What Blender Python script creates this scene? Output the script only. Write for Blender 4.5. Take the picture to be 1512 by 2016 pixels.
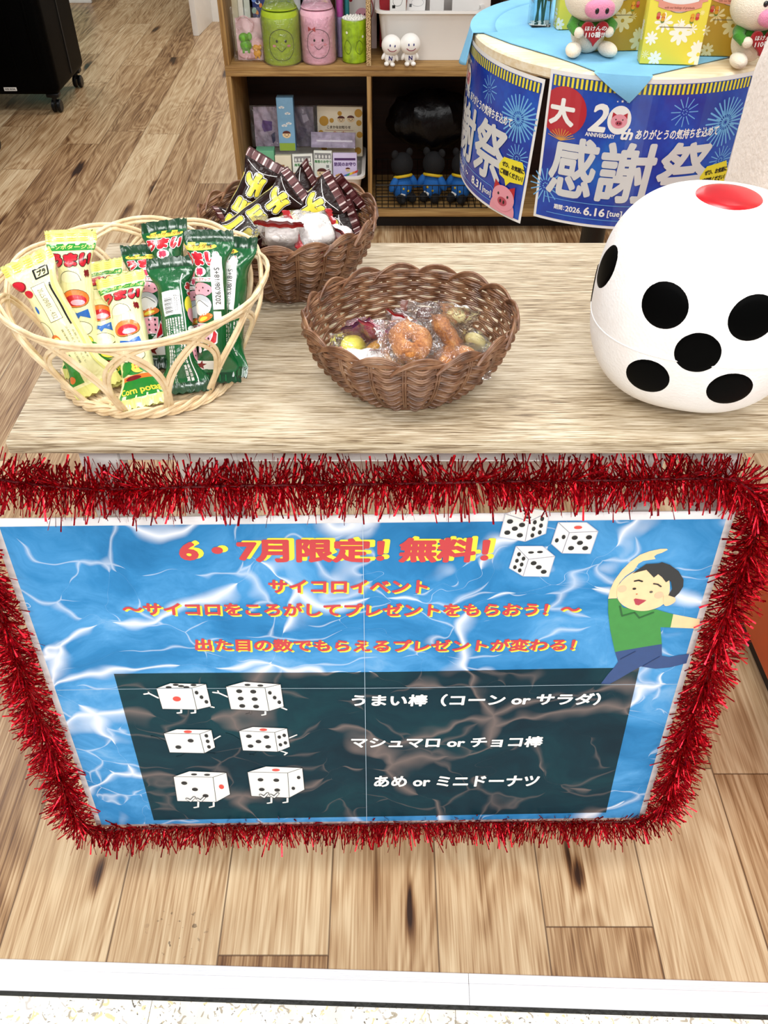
import bpy, bmesh, math, random
from mathutils import Vector as V, Matrix, Quaternion
from mathutils.geometry import tessellate_polygon
random.seed(7)
PI = math.pi
sc = bpy.context.scene
COL = sc.collection
for o in list(bpy.data.objects):
    bpy.data.objects.remove(o)
# ---------------------------------------------------------------- camera
F, CH, PITCH = 1693.0, 1.40, math.radians(42.7)      # focal length in px of a 1512x2016 frame, lens height, tilt down
cam = bpy.data.cameras.new('camera')
cam.sensor_width = 36.0
cam.lens = F / 2016.0 * 36.0
cam.clip_start, cam.clip_end = 0.02, 60
co = bpy.data.objects.new('camera', cam)
COL.objects.link(co)
co.location = (0, 0, CH)
co.rotation_euler = (PI / 2 - PITCH, 0, 0)
sc.camera = co
# ---------------------------------------------------------------- world, lamps, exposure
w = bpy.data.worlds.new('World'); sc.world = w; w.use_nodes = True
w.node_tree.nodes['Background'].inputs[0].default_value = (1.0, 0.992, 0.985, 1)
w.node_tree.nodes['Background'].inputs[1].default_value = 0.26
def lamp(name, x, y, z, sx, sy, power, col=(1, 0.992, 0.98)):
    l = bpy.data.lights.new(name, 'AREA'); l.shape = 'RECTANGLE'; l.size = sx; l.size_y = sy
    l.energy = power; l.color = col
    o = bpy.data.objects.new(name, l); COL.objects.link(o); o.location = (x, y, z)
    return o
LP = 19
for lx, ly in ((-0.75, 0.15), (0.95, 0.35), (0.1, 1.75), (-2.2, 2.6), (-0.7, 4.3), (1.9, 2.9), (-2.6, 5.6), (1.0, 5.6)):
    lamp('ceiling_lamp', lx, ly, 2.75, 1.2, 0.35, LP)
for lx, ly in ((-1.3, -1.5), (0.2, -1.5), (1.7, -1.5)):           # unseen fill lights added behind the camera to brighten the poster and other fronts
    lamp('front_fill', lx, ly, 2.75, 1.2, 0.5, 34)
sc.view_settings.view_transform = 'Standard'
sc.view_settings.look = 'None'
sc.view_settings.exposure = 0.27
sc.view_settings.gamma = 1.0
sc.view_settings.use_curve_mapping = False
# ---------------------------------------------------------------- measuring helpers
FW = V((0, math.cos(PITCH), -math.sin(PITCH))); UP = V((0, math.sin(PITCH), math.cos(PITCH)))
def ray(px, py):
    return FW + V((1, 0, 0)) * ((px - 756) / F) - UP * ((py - 1008) / F)
def on_z(px, py, z):
    d = ray(px, py); return V((0, 0, CH)) + d * ((z - CH) / d.z)
def on_y(px, py, y):
    d = ray(px, py); return V((0, 0, CH)) + d * (y / d.y)
# ---------------------------------------------------------------- materials
def lin(h):
    h = h.lstrip('#')
    r = [int(h[i:i + 2], 16) / 255 for i in (0, 2, 4)]
    return tuple(c / 12.92 if c <= 0.04045 else ((c + 0.055) / 1.055) ** 2.4 for c in r) + (1,)
def new(name):
    m = bpy.data.materials.new(name); m.use_nodes = True
    nt = m.node_tree
    return m, nt, nt.nodes['Principled BSDF']
def nd(nt, t, ins={}, **kw):
    n = nt.nodes.new('ShaderNode' + t)
    for k, v in kw.items(): setattr(n, k, v)
    for k, v in ins.items():
        if isinstance(v, bpy.types.NodeSocket): nt.links.new(v, n.inputs[k])
        else: n.inputs[k].default_value = v
    return n
def mth(nt, op, a, b=0.0, c=0.0):
    return nd(nt, 'Math', {0: a, 1: b, 2: c}, operation=op).outputs[0]
def mixc(nt, f, a, b, mode='MIX'):
    n = nd(nt, 'Mix', data_type='RGBA', blend_type=mode)
    for s, v in ((n.inputs[0], f), (n.inputs[6], a), (n.inputs[7], b)):
        if isinstance(v, bpy.types.NodeSocket): nt.links.new(v, s)
        else: s.default_value = v
    return n.outputs[2]
def ramp(nt, f, stops):
    n = nt.nodes.new('ShaderNodeValToRGB'); nt.links.new(f, n.inputs[0])
    e = n.color_ramp.elements
    while len(e) < len(stops): e.new(0.5)
    for q, (p, c) in zip(e, stops):
        q.position = p; q.color = c if isinstance(c, tuple) else lin(c)
    return n.outputs[0]
def texco(nt, scale=(1, 1, 1), loc=(0, 0, 0), rot=(0, 0, 0), out='Object'):
    t = nd(nt, 'TexCoord')
    return nd(nt, 'Mapping', {0: t.outputs[out], 1: loc, 2: rot, 3: scale}).outputs[0]
def bump(nt, bs, h, s=0.3, d=0.01):
    b = nd(nt, 'Bump', {'Strength': s, 'Distance': d, 'Height': h})
    nt.links.new(b.outputs[0], bs.inputs['Normal'])
_mc = {}
def mat(col, rough=0.5, metal=0.0, var=0.06, nscale=25.0, bmp=0.0, bscale=60.0, coat=0.0, spec=0.5, name=None):
    """plain surface: a base colour with a little noise in it, optional fine relief"""
    k = (col, rough, metal, var, nscale, bmp, bscale, coat, spec)
    if k in _mc: return _mc[k]
    m, nt, b = new(name or 'surface_' + col.lstrip('#'))
    c = lin(col)
    co = texco(nt)
    n = nd(nt, 'TexNoise', {'Vector': co, 'Scale': nscale, 'Detail': 3.0})
    lo = tuple(x * (1 - var) for x in c[:3]) + (1,); hi = tuple(min(1, x * (1 + var)) for x in c[:3]) + (1,)
    nt.links.new(ramp(nt, n.outputs[0], [(0.3, lo), (0.7, hi)]), b.inputs['Base Color'])
    b.inputs['Roughness'].default_value = rough; b.inputs['Metallic'].default_value = metal
    b.inputs['Coat Weight'].default_value = coat; b.inputs['Coat Roughness'].default_value = 0.08
    b.inputs['Specular IOR Level'].default_value = spec
    if bmp:
        n2 = nd(nt, 'TexNoise', {'Vector': co, 'Scale': bscale, 'Detail': 4.0})
        bump(nt, b, n2.outputs[0], bmp, 0.004)
    _mc[k] = m
    return m
def film_mat(name, tint='#ffffff', clear=0.80, bscale=70.0, rough=0.06):
    """clear crinkled cellophane"""
    m, nt, b = new(name); nt.nodes.remove(b)
    out = nt.nodes['Material Output']
    co = texco(nt)
    n = nd(nt, 'TexNoise', {'Vector': co, 'Scale': bscale, 'Detail': 2.0, 'Distortion': 1.2})
    v = nd(nt, 'TexVoronoi', {'Vector': co, 'Scale': bscale * 0.6})
    h = mth(nt, 'ADD', n.outputs[0], mth(nt, 'MULTIPLY', v.outputs[0], 0.8))
    bp = nd(nt, 'Bump', {'Strength': 0.95, 'Distance': 0.006, 'Height': h})
    tr = nd(nt, 'BsdfTransparent', {0: lin(tint)})
    gl = nd(nt, 'BsdfGlossy', {'Color': (1, 1, 1, 1), 'Roughness': rough, 'Normal': bp.outputs[0]})
    df = nd(nt, 'BsdfDiffuse', {'Color': lin(tint)})
    fr = nd(nt, 'Fresnel', {'IOR': 1.5, 'Normal': bp.outputs[0]})
    f = mth(nt, 'MINIMUM', mth(nt, 'MULTIPLY_ADD', fr.outputs[0], 0.75, (1 - clear) * 0.16), 1.0)
    m1 = nd(nt, 'MixShader', {0: (1 - clear) * 0.22, 1: tr.outputs[0], 2: df.outputs[0]})
    m2 = nd(nt, 'MixShader', {0: f, 1: m1.outputs[0], 2: gl.outputs[0]})
    nt.links.new(m2.outputs[0], out.inputs[0])
    return m
# ---------------------------------------------------------------- mesh helpers
class MB:
    def __init__(s): s.v = []; s.f = []; s.m = []
    def add(s, vs, fs, mi=0):
        o = len(s.v); s.v += [V(p) for p in vs]
        for k, f in enumerate(fs):
            s.f.append([o + i for i in f]); s.m.append(mi if isinstance(mi, int) else mi[k])
        return s
    def box(s, c, d, rot=None, mi=0, bev=0.0, seg=2):
        bm = bmesh.new(); bmesh.ops.create_cube(bm, size=1.0)
        for v in bm.verts: v.co = V((v.co.x * d[0], v.co.y * d[1], v.co.z * d[2]))
        if bev: bmesh.ops.bevel(bm, geom=bm.edges[:], offset=min(bev, min(d) * 0.48), segments=seg, affect='EDGES', profile=0.5)
        R = rot or Matrix.Identity(3)
        bm.verts.index_update()
        s.add([R @ v.co + V(c) for v in bm.verts], [[v.index for v in f.verts] for f in bm.faces], mi)
        bm.free(); return s
    def tube(s, path, r, n=6, closed=False, mi=0, cap=True, flat=1.0):
        P = [V(p) for p in path]; L = len(P)
        rr = r if callable(r) else (lambda t: r)
        T = []
        for i in range(L):
            a = P[(i - 1) % L] if (closed or i) else P[0]
            b = P[(i + 1) % L] if (closed or i < L - 1) else P[-1]
            d = b - a
            T.append(d.normalized() if d.length > 1e-9 else V((0, 0, 1)))
        x = T[0].orthogonal().normalized(); vs = []
        for i in range(L):
            x = (x - T[i] * x.dot(T[i])); x = x.normalized() if x.length > 1e-6 else T[i].orthogonal().normalized()
            y = T[i].cross(x); q = rr(i / max(1, L - 1))
            for k in range(n):
                a = 2 * PI * k / n
                vs.append(P[i] + x * (q * math.cos(a)) + y * (q * flat * math.sin(a)))
        fs = []
        for i in range(L if closed else L - 1):
            j = (i + 1) % L
            for k in range(n):
                l = (k + 1) % n
                fs.append([i * n + k, i * n + l, j * n + l, j * n + k])
        if not closed and cap:
            fs.append(list(range(n))[::-1]); fs.append([(L - 1) * n + k for k in range(n)])
        return s.add(vs, fs, mi)
    def lathe(s, prof, n=32, c=(0, 0, 0), mi=0, sx=1.0, sy=1.0, rot=None):
        R = rot or Matrix.Identity(3); vs = []; fs = []
        for r, z in prof:
            for k in range(n):
                a = 2 * PI * k / n
                vs.append(R @ V((r * sx * math.cos(a), r * sy * math.sin(a), z)) + V(c))
        for i in range(len(prof) - 1):
            for k in range(n):
                l = (k + 1) % n
                fs.append([i * n + k, i * n + l, (i + 1) * n + l, (i + 1) * n + k])
        if prof[0][0] > 1e-6: fs.append(list(range(n))[::-1])
        if prof[-1][0] > 1e-6: fs.append([(len(prof) - 1) * n + k for k in range(n)])
        return s.add(vs, fs, mi)
    def ball(s, c, r, rot=None, mi=0, nu=28, nv=16, p=1.0, fn=None):
        rx, ry, rz = r if isinstance(r, (tuple, list)) else (r, r, r)
        R = rot or Matrix.Identity(3); vs = []; fs = []
        sg = lambda x: math.copysign(abs(x) ** p, x)
        for j in range(nv + 1):
            t = -PI / 2 + PI * j / nv
            for i in range(nu):
                a = 2 * PI * i / nu
                q = V((rx * sg(math.cos(t)) * sg(math.cos(a)), ry * sg(math.cos(t)) * sg(math.sin(a)), rz * sg(math.sin(t))))
                if fn: q = fn(q)
                vs.append(R @ q + V(c))
        for j in range(nv):
            for i in range(nu):
                l = (i + 1) % nu
                fs.append([j * nu + i, j * nu + l, (j + 1) * nu + l, (j + 1) * nu + i])
        return s.add(vs, fs, mi)
    def grid(s, fn, nu, nv, mi=0, cu=False):
        vs = [fn(i / nu, j / nv) for j in range(nv + 1) for i in range(nu + (0 if cu else 1))]
        W = nu if cu else nu + 1; fs = []
        for j in range(nv):
            for i in range(nu):
                l = (i + 1) % W
                fs.append([j * W + i, j * W + l, (j + 1) * W + l, (j + 1) * W + i])
        if callable(mi): mi = [mi((k % nu + .5) / nu, (k // nu + .5) / nv) for k in range(len(fs))]
        return s.add(vs, fs, mi)
    def prism(s, pts, z0, z1, mi=0, fn=None):
        """closed outline extruded between two heights; fn maps each point"""
        fn = fn or (lambda p: p); n = len(pts)
        vs = [fn(V((p[0], p[1], z0))) for p in pts] + [fn(V((p[0], p[1], z1))) for p in pts]
        tr = tessellate_polygon([[V((p[0], p[1], 0)) for p in pts]])
        fs = [list(t) for t in tr] + [[i + n for i in t][::-1] for t in tr]
        fs += [[i, (i + 1) % n, (i + 1) % n + n, i + n] for i in range(n)]
        return s.add(vs, fs, mi)
    def build(s, name, mats, parent=None, smooth=35, thick=0.0, sub=0, merge=True):
        me = bpy.data.meshes.new(name)
        me.from_pydata([tuple(p) for p in s.v], [], s.f)
        mats = mats if isinstance(mats, (list, tuple)) else [mats]
        for m in mats: me.materials.append(m)
        me.polygons.foreach_set('material_index', s.m)
        if merge:
            bm = bmesh.new(); bm.from_mesh(me)
            bmesh.ops.remove_doubles(bm, verts=bm.verts[:], dist=1e-6)
            bmesh.ops.recalc_face_normals(bm, faces=bm.faces[:])
            bm.to_mesh(me); bm.free()
        if smooth:
            me.polygons.foreach_set('use_smooth', [True] * len(me.polygons))
            me.set_sharp_from_angle(angle=math.radians(smooth))
        me.update()
        o = bpy.data.objects.new(name, me); COL.objects.link(o)
        if parent: o.parent = parent
        if thick:
            q = o.modifiers.new('thickness', 'SOLIDIFY'); q.thickness = abs(thick); q.offset = -1 if thick > 0 else 1
        if sub:
            q = o.modifiers.new('subdivision', 'SUBSURF'); q.levels = q.render_levels = sub
        return o
def tag(o, label=None, cat=None, group=None, kind=None):
    for k, v in (('label', label), ('category', cat), ('group', group), ('kind', kind)):
        if v: o[k] = v
    return o
def thing(name, label, cat, loc=(0, 0, 0), rz=0.0, group=None, rot=None):
    o = bpy.data.objects.new(name, None); COL.objects.link(o)
    o.empty_display_size = 0.03
    o.location = loc; o.rotation_euler = rot if rot else (0, 0, rz)
    return tag(o, label, cat, group)
def rot(ax, deg): return Matrix.Rotation(math.radians(deg), 3, ax.upper())
# ---------------------------------------------------------------- flat printed shapes
_tc = {}
def glyphs(s, space=1.0):
    k = (s, space)
    if k not in _tc:
        c = bpy.data.curves.new('t', 'FONT'); c.body = s; c.size = 1; c.resolution_u = 3; c.space_character = space
        o = bpy.data.objects.new('t', c); COL.objects.link(o)
        dg = bpy.context.evaluated_depsgraph_get(); dg.update()
        me = bpy.data.meshes.new_from_object(o.evaluated_get(dg))
        vs = [(v.co.x, v.co.y) for v in me.vertices]; fs = [list(p.vertices) for p in me.polygons]
        bpy.data.objects.remove(o); bpy.data.curves.remove(c); bpy.data.meshes.remove(me)
        _tc[k] = (vs, fs)
    return _tc[k]
def heavy(vs, fs, w):
    """thicker strokes: copies of the letters set around themselves, each a hair higher"""
    if w <= 0: return vs, fs
    V2, F2 = [], []; n = 12
    for k in range(n + 1):
        dx, dy = (0, 0) if k == 0 else (w * math.cos(2 * PI * k / n), w * math.sin(2 * PI * k / n))
        o = len(V2); V2 += [(x + dx, y + dy, k) for x, y in vs]; F2 += [[o + i for i in f] for f in fs]
    return V2, F2
def fit(vs, x0, x1, y0, y1):
    ax = min(v[0] for v in vs); bx = max(v[0] for v in vs); ay = min(v[1] for v in vs); by = max(v[1] for v in vs)
    return [(x0 + (v[0] - ax) / (bx - ax) * (x1 - x0), y0 + (v[1] - ay) / (by - ay) * (y1 - y0)) + tuple(v[2:]) for v in vs]
def text_in(s, x0, x1, y0, y1, bold=0.02, shear=0.0, space=1.0, turn=0):
    """lettering stretched into a box; turn quarter turns clockwise"""
    vs, fs = glyphs(s, space)
    vs, fs = heavy(vs, fs, bold)
    vs = [(v[0] + shear * v[1], v[1]) + tuple(v[2:]) for v in vs]
    for _ in range(turn % 4): vs = [(v[1], -v[0]) + tuple(v[2:]) for v in vs]
    return fit(vs, x0, x1, y0, y1), fs
def text_at(s, cx, cy, h, bold=0.02, space=1.0, sx=1.0, ang=0.0):
    """lettering centred on a point with letter height about h"""
    vs, fs = glyphs(s, space)
    vs, fs = heavy(vs, fs, bold)
    ax = min(v[0] for v in vs); bx = max(v[0] for v in vs); ay = min(v[1] for v in vs); by = max(v[1] for v in vs)
    q = h / 0.9; c, s_ = math.cos(ang), math.sin(ang); out = []
    for v in vs:
        x, y = (v[0] - (ax + bx) / 2) * q * sx, (v[1] - (ay + by) / 2) * q
        out.append((cx + x * c - y * s_, cy + x * s_ + y * c) + tuple(v[2:]))
    return out, fs
def poly(pts):
    return list(pts), [list(t) for t in tessellate_polygon([[V((p[0], p[1], 0)) for p in pts]])]
def rect(x0, x1, y0, y1): return [(x0, y0), (x1, y0), (x1, y1), (x0, y1)], [[0, 1, 2, 3]]
def disc(cx, cy, rx, ry=None, n=28, ang=0.0, a0=0.0, a1=2 * PI):
    ry = ry or rx; c, s = math.cos(ang), math.sin(ang); full = a1 - a0 > 6.2
    p = []
    for i in range(n + (0 if full else 1)):
        a = a0 + (a1 - a0) * i / n; x, y = rx * math.cos(a), ry * math.sin(a)
        p.append((cx + x * c - y * s, cy + x * s + y * c))
    p.append((cx, cy)); q = len(p) - 1
    return p, [[i, (i + 1) % q if full else i + 1, q] for i in range(q if full else q - 1)]
def stroke(pts, w, closed=False, rnd=True):
    vs, fs = [], []
    P = list(pts) + ([pts[0]] if closed else [])
    for (x0, y0), (x1, y1) in zip(P, P[1:]):
        d = math.hypot(x1 - x0, y1 - y0) or 1e-9; nx, ny = -(y1 - y0) / d * w / 2, (x1 - x0) / d * w / 2
        o = len(vs); vs += [(x0 + nx, y0 + ny), (x0 - nx, y0 - ny), (x1 - nx, y1 - ny), (x1 + nx, y1 + ny)]; fs.append([o, o + 1, o + 2, o + 3])
    if rnd:
        for x, y in P:
            p, f = disc(x, y, w / 2, n=10); o = len(vs); vs += p; fs += [[o + i for i in t] for t in f]
    return vs, fs
def curve(pts, n=6, closed=False):
    """smooth line through points"""
    P = list(pts); L = len(P); out = []
    rng = range(L) if closed else range(L - 1)
    for i in rng:
        p0 = P[(i - 1) % L] if closed or i else P[0]; p1 = P[i]; p2 = P[(i + 1) % L]; p3 = P[(i + 2) % L] if closed or i + 2 < L else P[-1]
        for k in range(n):
            t = k / n
            out.append(tuple(0.5 * (2 * b + (c - a) * t + (2 * a - 5 * b + 4 * c - d) * t * t + (3 * b - a - 3 * c + d) * t ** 3) for a, b, c, d in zip(p0, p1, p2, p3)))
    if not closed: out.append(tuple(P[-1]))
    return out
def shift(sh, dx, dy): return [(v[0] + dx, v[1] + dy) + tuple(v[2:]) for v in sh[0]], sh[1]
class Print:
    """ink on a surface: shapes lie on it in thin layers; fn(u, v, h) maps a printed point to the surface, h above it"""
    def __init__(s, fn, step=0.00022, cut=None, cutv=None): s.fn = fn; s.step = step; s.cut = cut; s.cutv = cutv; s.mb = MB(); s.mats = []; s.n = 0
    def put(s, sh, m, layer=1, clip=None):
        if m not in s.mats: s.mats.append(m)
        vs, fs = sh
        if s.cut or s.cutv or clip:
            bm = bmesh.new(); bv = [bm.verts.new((v[0], v[1], v[2] if len(v) > 2 else 0)) for v in vs]
            for f in fs:
                try: bm.faces.new([bv[i] for i in f])
                except ValueError: pass
            if clip:
                for (p, nrm) in (((clip[0], 0, 0), (-1, 0, 0)), ((clip[1], 0, 0), (1, 0, 0)), ((0, clip[2], 0), (0, -1, 0)), ((0, clip[3], 0), (0, 1, 0))):
                    bmesh.ops.bisect_plane(bm, geom=bm.verts[:] + bm.edges[:] + bm.faces[:], plane_co=p, plane_no=nrm, clear_outer=True, dist=1e-7)
            for ax, st in ((0, s.cut), (1, s.cutv)):
                if st and bm.verts:
                    lo = min(v.co[ax] for v in bm.verts); hi = max(v.co[ax] for v in bm.verts); q = math.ceil(lo / st) * st
                    while q < hi:
                        c = [0, 0, 0]; c[ax] = q; nn = [0, 0, 0]; nn[ax] = 1
                        bmesh.ops.bisect_plane(bm, geom=bm.verts[:] + bm.edges[:] + bm.faces[:], plane_co=c, plane_no=nn, dist=1e-7)
                        q += st
            bm.verts.index_update()
            vs = [tuple(v.co) for v in bm.verts]; fs = [[v.index for v in f.verts] for f in bm.faces]; bm.free()
        s.mb.add([s.fn(v[0], v[1], layer * s.step + (v[2] * s.step * .04 if len(v) > 2 else 0)) for v in vs], fs, s.mats.index(m))
        return s
    def build(s, name, parent, label=None):
        o = s.mb.build(name, s.mats, parent, smooth=0, merge=False)
        if label: o['label'] = label
        return o
# ================================================================ the room
def plank_mat():
    m, nt, b = new('oak_plank_floor')
    W, L = 0.170, 1.18
    c = nd(nt, 'SeparateXYZ', {0: texco(nt)})
    xs = mth(nt, 'MULTIPLY_ADD', c.outputs[0], 1 / W, 0.2557 / W)
    row = mth(nt, 'FLOOR', xs); fx = mth(nt, 'FRACT', xs)
    off = nd(nt, 'TexWhiteNoise', {'W': row}, noise_dimensions='1D').outputs[0]
    joints = {-2: 1.10, -1: 0.95, 0: on_z(530, 1881, 0).y, 1: 1.25, 2: 1.0, 3: on_z(1180, 1825, 0).y, 4: on_z(1420, 1513, 0).y, 5: 0.82}
    for r_, yj in joints.items():                        # butt joints of the planks in front of the table
        eq = mth(nt, 'COMPARE', row, float(r_), 0.1)
        off = mth(nt, 'ADD', mth(nt, 'MULTIPLY', off, mth(nt, 'SUBTRACT', 1.0, eq)), mth(nt, 'MULTIPLY', eq, 5 - yj / L))
    ys = mth(nt, 'ADD', mth(nt, 'MULTIPLY', c.outputs[1], 1 / L), off)
    cell = mth(nt, 'FLOOR', ys); fy = mth(nt, 'FRACT', ys)
    h = nd(nt, 'TexWhiteNoise', {'Vector': nd(nt, 'CombineXYZ', {0: row, 1: cell}).outputs[0]}, noise_dimensions='2D')
    hz = mth(nt, 'MULTIPLY', h.outputs[0], 41.0)
    def grain(sx, sy, det, dist, rough=0.55):
        v = nd(nt, 'CombineXYZ', {0: mth(nt, 'MULTIPLY', c.outputs[0], sx), 1: mth(nt, 'MULTIPLY', c.outputs[1], sy), 2: hz})
        return nd(nt, 'TexNoise', {'Vector': v.outputs[0], 'Scale': 1.0, 'Detail': det, 'Distortion': dist, 'Roughness': rough}).outputs[0]
    fine = nd(nt, 'MapRange', {0: grain(300, 5.5, 3, 0.25), 1: 0.30, 2: 0.70}).outputs[0]
    broad = nd(nt, 'MapRange', {0: grain(34, 1.6, 5, 0.5, 0.62), 1: 0.24, 2: 0.76}).outputs[0]
    base = grain(7.5, 1.15, 2, 0.5)
    ring = mth(nt, 'MULTIPLY_ADD', mth(nt, 'SINE', mth(nt, 'MULTIPLY', base, 95.0)), 0.5, 0.5)
    kv = nd(nt, 'CombineXYZ', {0: mth(nt, 'MULTIPLY', c.outputs[0], 6.4), 1: mth(nt, 'MULTIPLY', c.outputs[1], 1.25), 2: hz})
    kd = nd(nt, 'TexNoise', {'Vector': kv.outputs[0], 'Scale': 2.0, 'Detail': 2.0}).outputs[1]
    kvd = nd(nt, 'VectorMath', {0: kv.outputs[0], 1: nd(nt, 'VectorMath', {0: kd, 3: 0.35}, operation='SCALE').outputs[0]}, operation='ADD')
    kn = nd(nt, 'TexVoronoi', {'Vector': kvd.outputs[0], 'Scale': 1.0}).outputs[0]
    knot = nd(nt, 'MapRange', {0: kn, 1: 0.02, 2: 0.17, 3: 1.0, 4: 0.0}, interpolation_type='SMOOTHSTEP').outputs[0]
    for (kx, ky, sx, sy) in ((195, 1722, .011, .040), (808, 1795, .010, .050), (1138, 1722, .013, .030), (1118, 1690, .006, .05)):
        q = on_z(kx, ky, 0)                              # the big knots in front of the threshold
        dx_ = mth(nt, 'MULTIPLY', mth(nt, 'ADD', mth(nt, 'SUBTRACT', c.outputs[0], q.x), mth(nt, 'MULTIPLY', mth(nt, 'SUBTRACT', broad, .5), .012)), 1 / sx)
        dy_ = mth(nt, 'MULTIPLY', mth(nt, 'SUBTRACT', c.outputs[1], q.y), 1 / sy)
        r2 = mth(nt, 'SQRT', mth(nt, 'ADD', mth(nt, 'MULTIPLY', dx_, dx_), mth(nt, 'MULTIPLY', dy_, dy_)))
        knot = mth(nt, 'MAXIMUM', knot, nd(nt, 'MapRange', {0: r2, 1: 0.15, 2: 1.5, 3: .95, 4: 0.0}, interpolation_type='SMOOTHSTEP').outputs[0])
    tone = mth(nt, 'ADD', mth(nt, 'MULTIPLY_ADD', broad, 0.19, 0.19), mth(nt, 'MULTIPLY', fine, 0.19))
    tone = mth(nt, 'MULTIPLY_ADD', ring, 0.075, tone)
    tone = mth(nt, 'SUBTRACT', tone, mth(nt, 'MULTIPLY', h.outputs[0], 0.19))
    tone = mth(nt, 'SUBTRACT', tone, mth(nt, 'MULTIPLY', knot, 0.36))
    col = ramp(nt, tone, [(0.03, '#2d180b'), (0.15, '#68462a'), (0.26, '#987550'), (0.36, '#b99a74'), (0.50, '#d6be99')])
    ex = mth(nt, 'MINIMUM', fx, mth(nt, 'SUBTRACT', 1.0, fx))
    ey = mth(nt, 'MINIMUM', fy, mth(nt, 'SUBTRACT', 1.0, fy))
    e = mth(nt, 'MAXIMUM', mth(nt, 'LESS_THAN', ex, 0.0075), mth(nt, 'LESS_THAN', ey, 0.0011))
    col = mixc(nt, mth(nt, 'MULTIPLY', e, 0.75), col, lin('#4a2e18'))
    sp = nd(nt, 'TexNoise', {'Vector': texco(nt), 'Scale': 95.0, 'Detail': 2.0}).outputs[0]
    q = on_z(350, 1832, 0)                               # dried scuff marks
    dist = nd(nt, 'VectorMath', {0: texco(nt), 1: tuple(q)}, operation='DISTANCE').outputs[1]
    sm = mth(nt, 'MULTIPLY', nd(nt, 'MapRange', {0: dist, 1: .02, 2: .06, 3: 1.0, 4: 0.0}).outputs[0], nd(nt, 'MapRange', {0: sp, 1: .64, 2: .67}).outputs[0])
    col = mixc(nt, mth(nt, 'MULTIPLY', sm, .7), col, lin('#2a1a10'))
    nt.links.new(col, b.inputs['Base Color'])
    b.inputs['Roughness'].default_value = 0.36
    bump(nt, b, mth(nt, 'SUBTRACT', fine, e), 0.12, 0.002)
    return m
def grain_mat(name, stops, axis='x', rough=0.5, fs=170, bs=32, sl=3.0, fl=2.2, e=0.0):
    """wood veneer with its grain along one axis"""
    m, nt, b = new(name)
    c = nd(nt, 'SeparateXYZ', {0: texco(nt)})
    order = {'x': (0, 1, 2), 'y': (1, 0, 2), 'z': (2, 0, 1)}[axis]
    l, p, q = [c.outputs[i] for i in order]
    def g(s, t, det, dist):
        v = nd(nt, 'CombineXYZ', {0: mth(nt, 'MULTIPLY', l, t), 1: mth(nt, 'MULTIPLY', p, s), 2: mth(nt, 'MULTIPLY', q, s)})
        return nd(nt, 'TexNoise', {'Vector': v.outputs[0], 'Scale': 1.0, 'Detail': det, 'Distortion': dist, 'Roughness': 0.6}).outputs[0]
    fine = g(fs, sl * fl, 4, 0.4); broad = g(bs, sl * .6, 3, 0.6); patch = g(6, sl * .55, 2, 0.3)
    t = mth(nt, 'ADD', mth(nt, 'MULTIPLY', fine, 0.74), mth(nt, 'MULTIPLY', broad, 0.20))
    t = mth(nt, 'MULTIPLY_ADD', patch, 0.22, t)
    nt.links.new(ramp(nt, t, stops), b.inputs['Base Color'])
    b.inputs['Roughness'].default_value = rough
    bump(nt, b, fine, 0.22, 0.0015)
    return m
def struct(name, mb, m, smooth=35):
    o = mb.build(name, m, smooth=smooth); o['kind'] = 'structure'; return o
M_FLOOR = plank_mat()
TH = -math.radians(1.65)                       # the threshold runs at a slight angle to the planks
def th(x, d): return V((x * math.cos(TH) - d * math.sin(TH), 0.4875 + x * math.sin(TH) + d * math.cos(TH), 0))
fl = MB()
a, b_ = th(-6, 0.0), th(6, 0.0)
fl.add([(a.x, a.y, 0), (b_.x, b_.y, 0), (6, 10, 0), (-6, 10, 0), (a.x, a.y, -.05), (b_.x, b_.y, -.05), (6, 10, -.05), (-6, 10, -.05)],
       [[0, 1, 2, 3], [7, 6, 5, 4], [0, 4, 5, 1], [1, 5, 6, 2], [2, 6, 7, 3], [3, 7, 4, 0]])
struct('floor', fl, M_FLOOR, 0)
def speckle_mat():
    m, nt, b = new('speckled_corridor_tile')
    co = texco(nt, rot=(0, 0, -TH))
    n = nd(nt, 'TexNoise', {'Vector': co, 'Scale': 30.0, 'Detail': 2.0})
    base = ramp(nt, n.outputs[0], [(0.35, '#efe9db'), (0.65, '#faf7ee')])
    for sc_, thr, cl in ((75, 0.65, '#b5aa96'), (105, 0.69, '#6e675c'), (60, 0.66, '#ead6a4'), (50, 0.68, '#cfc8c0')):
        d = nd(nt, 'TexNoise', {'Vector': co, 'Scale': sc_, 'Detail': 1.0, 'Distortion': 1.6})
        base = mixc(nt, nd(nt, 'MapRange', {0: d.outputs[0], 1: thr, 2: thr + .03}).outputs[0], base, lin(cl))
    s = nd(nt, 'SeparateXYZ', {0: co})
    fx = mth(nt, 'FRACT', mth(nt, 'MULTIPLY_ADD', s.outputs[0], 1 / 0.45, 0.795 ))
    base = mixc(nt, mth(nt, 'LESS_THAN', fx, 0.0022), base, lin('#8a8172'))
    nt.links.new(base, b.inputs['Base Color']); b.inputs['Roughness'].default_value = 0.3
    return m
tl = MB()
p = [th(-6, -0.050), th(6, -0.050)]
tl.add([(-6, -4, 0), (6, -4, 0), p[1], p[0], (-6, -4, -.05), (6, -4, -.05), p[1] - V((0, 0, .05)), p[0] - V((0, 0, .05))],
       [[0, 1, 2, 3], [7, 6, 5, 4], [0, 4, 5, 1], [1, 5, 6, 2], [2, 6, 7, 3], [3, 7, 4, 0]])
struct('floor_corridor', tl, speckle_mat(), 0)
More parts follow.
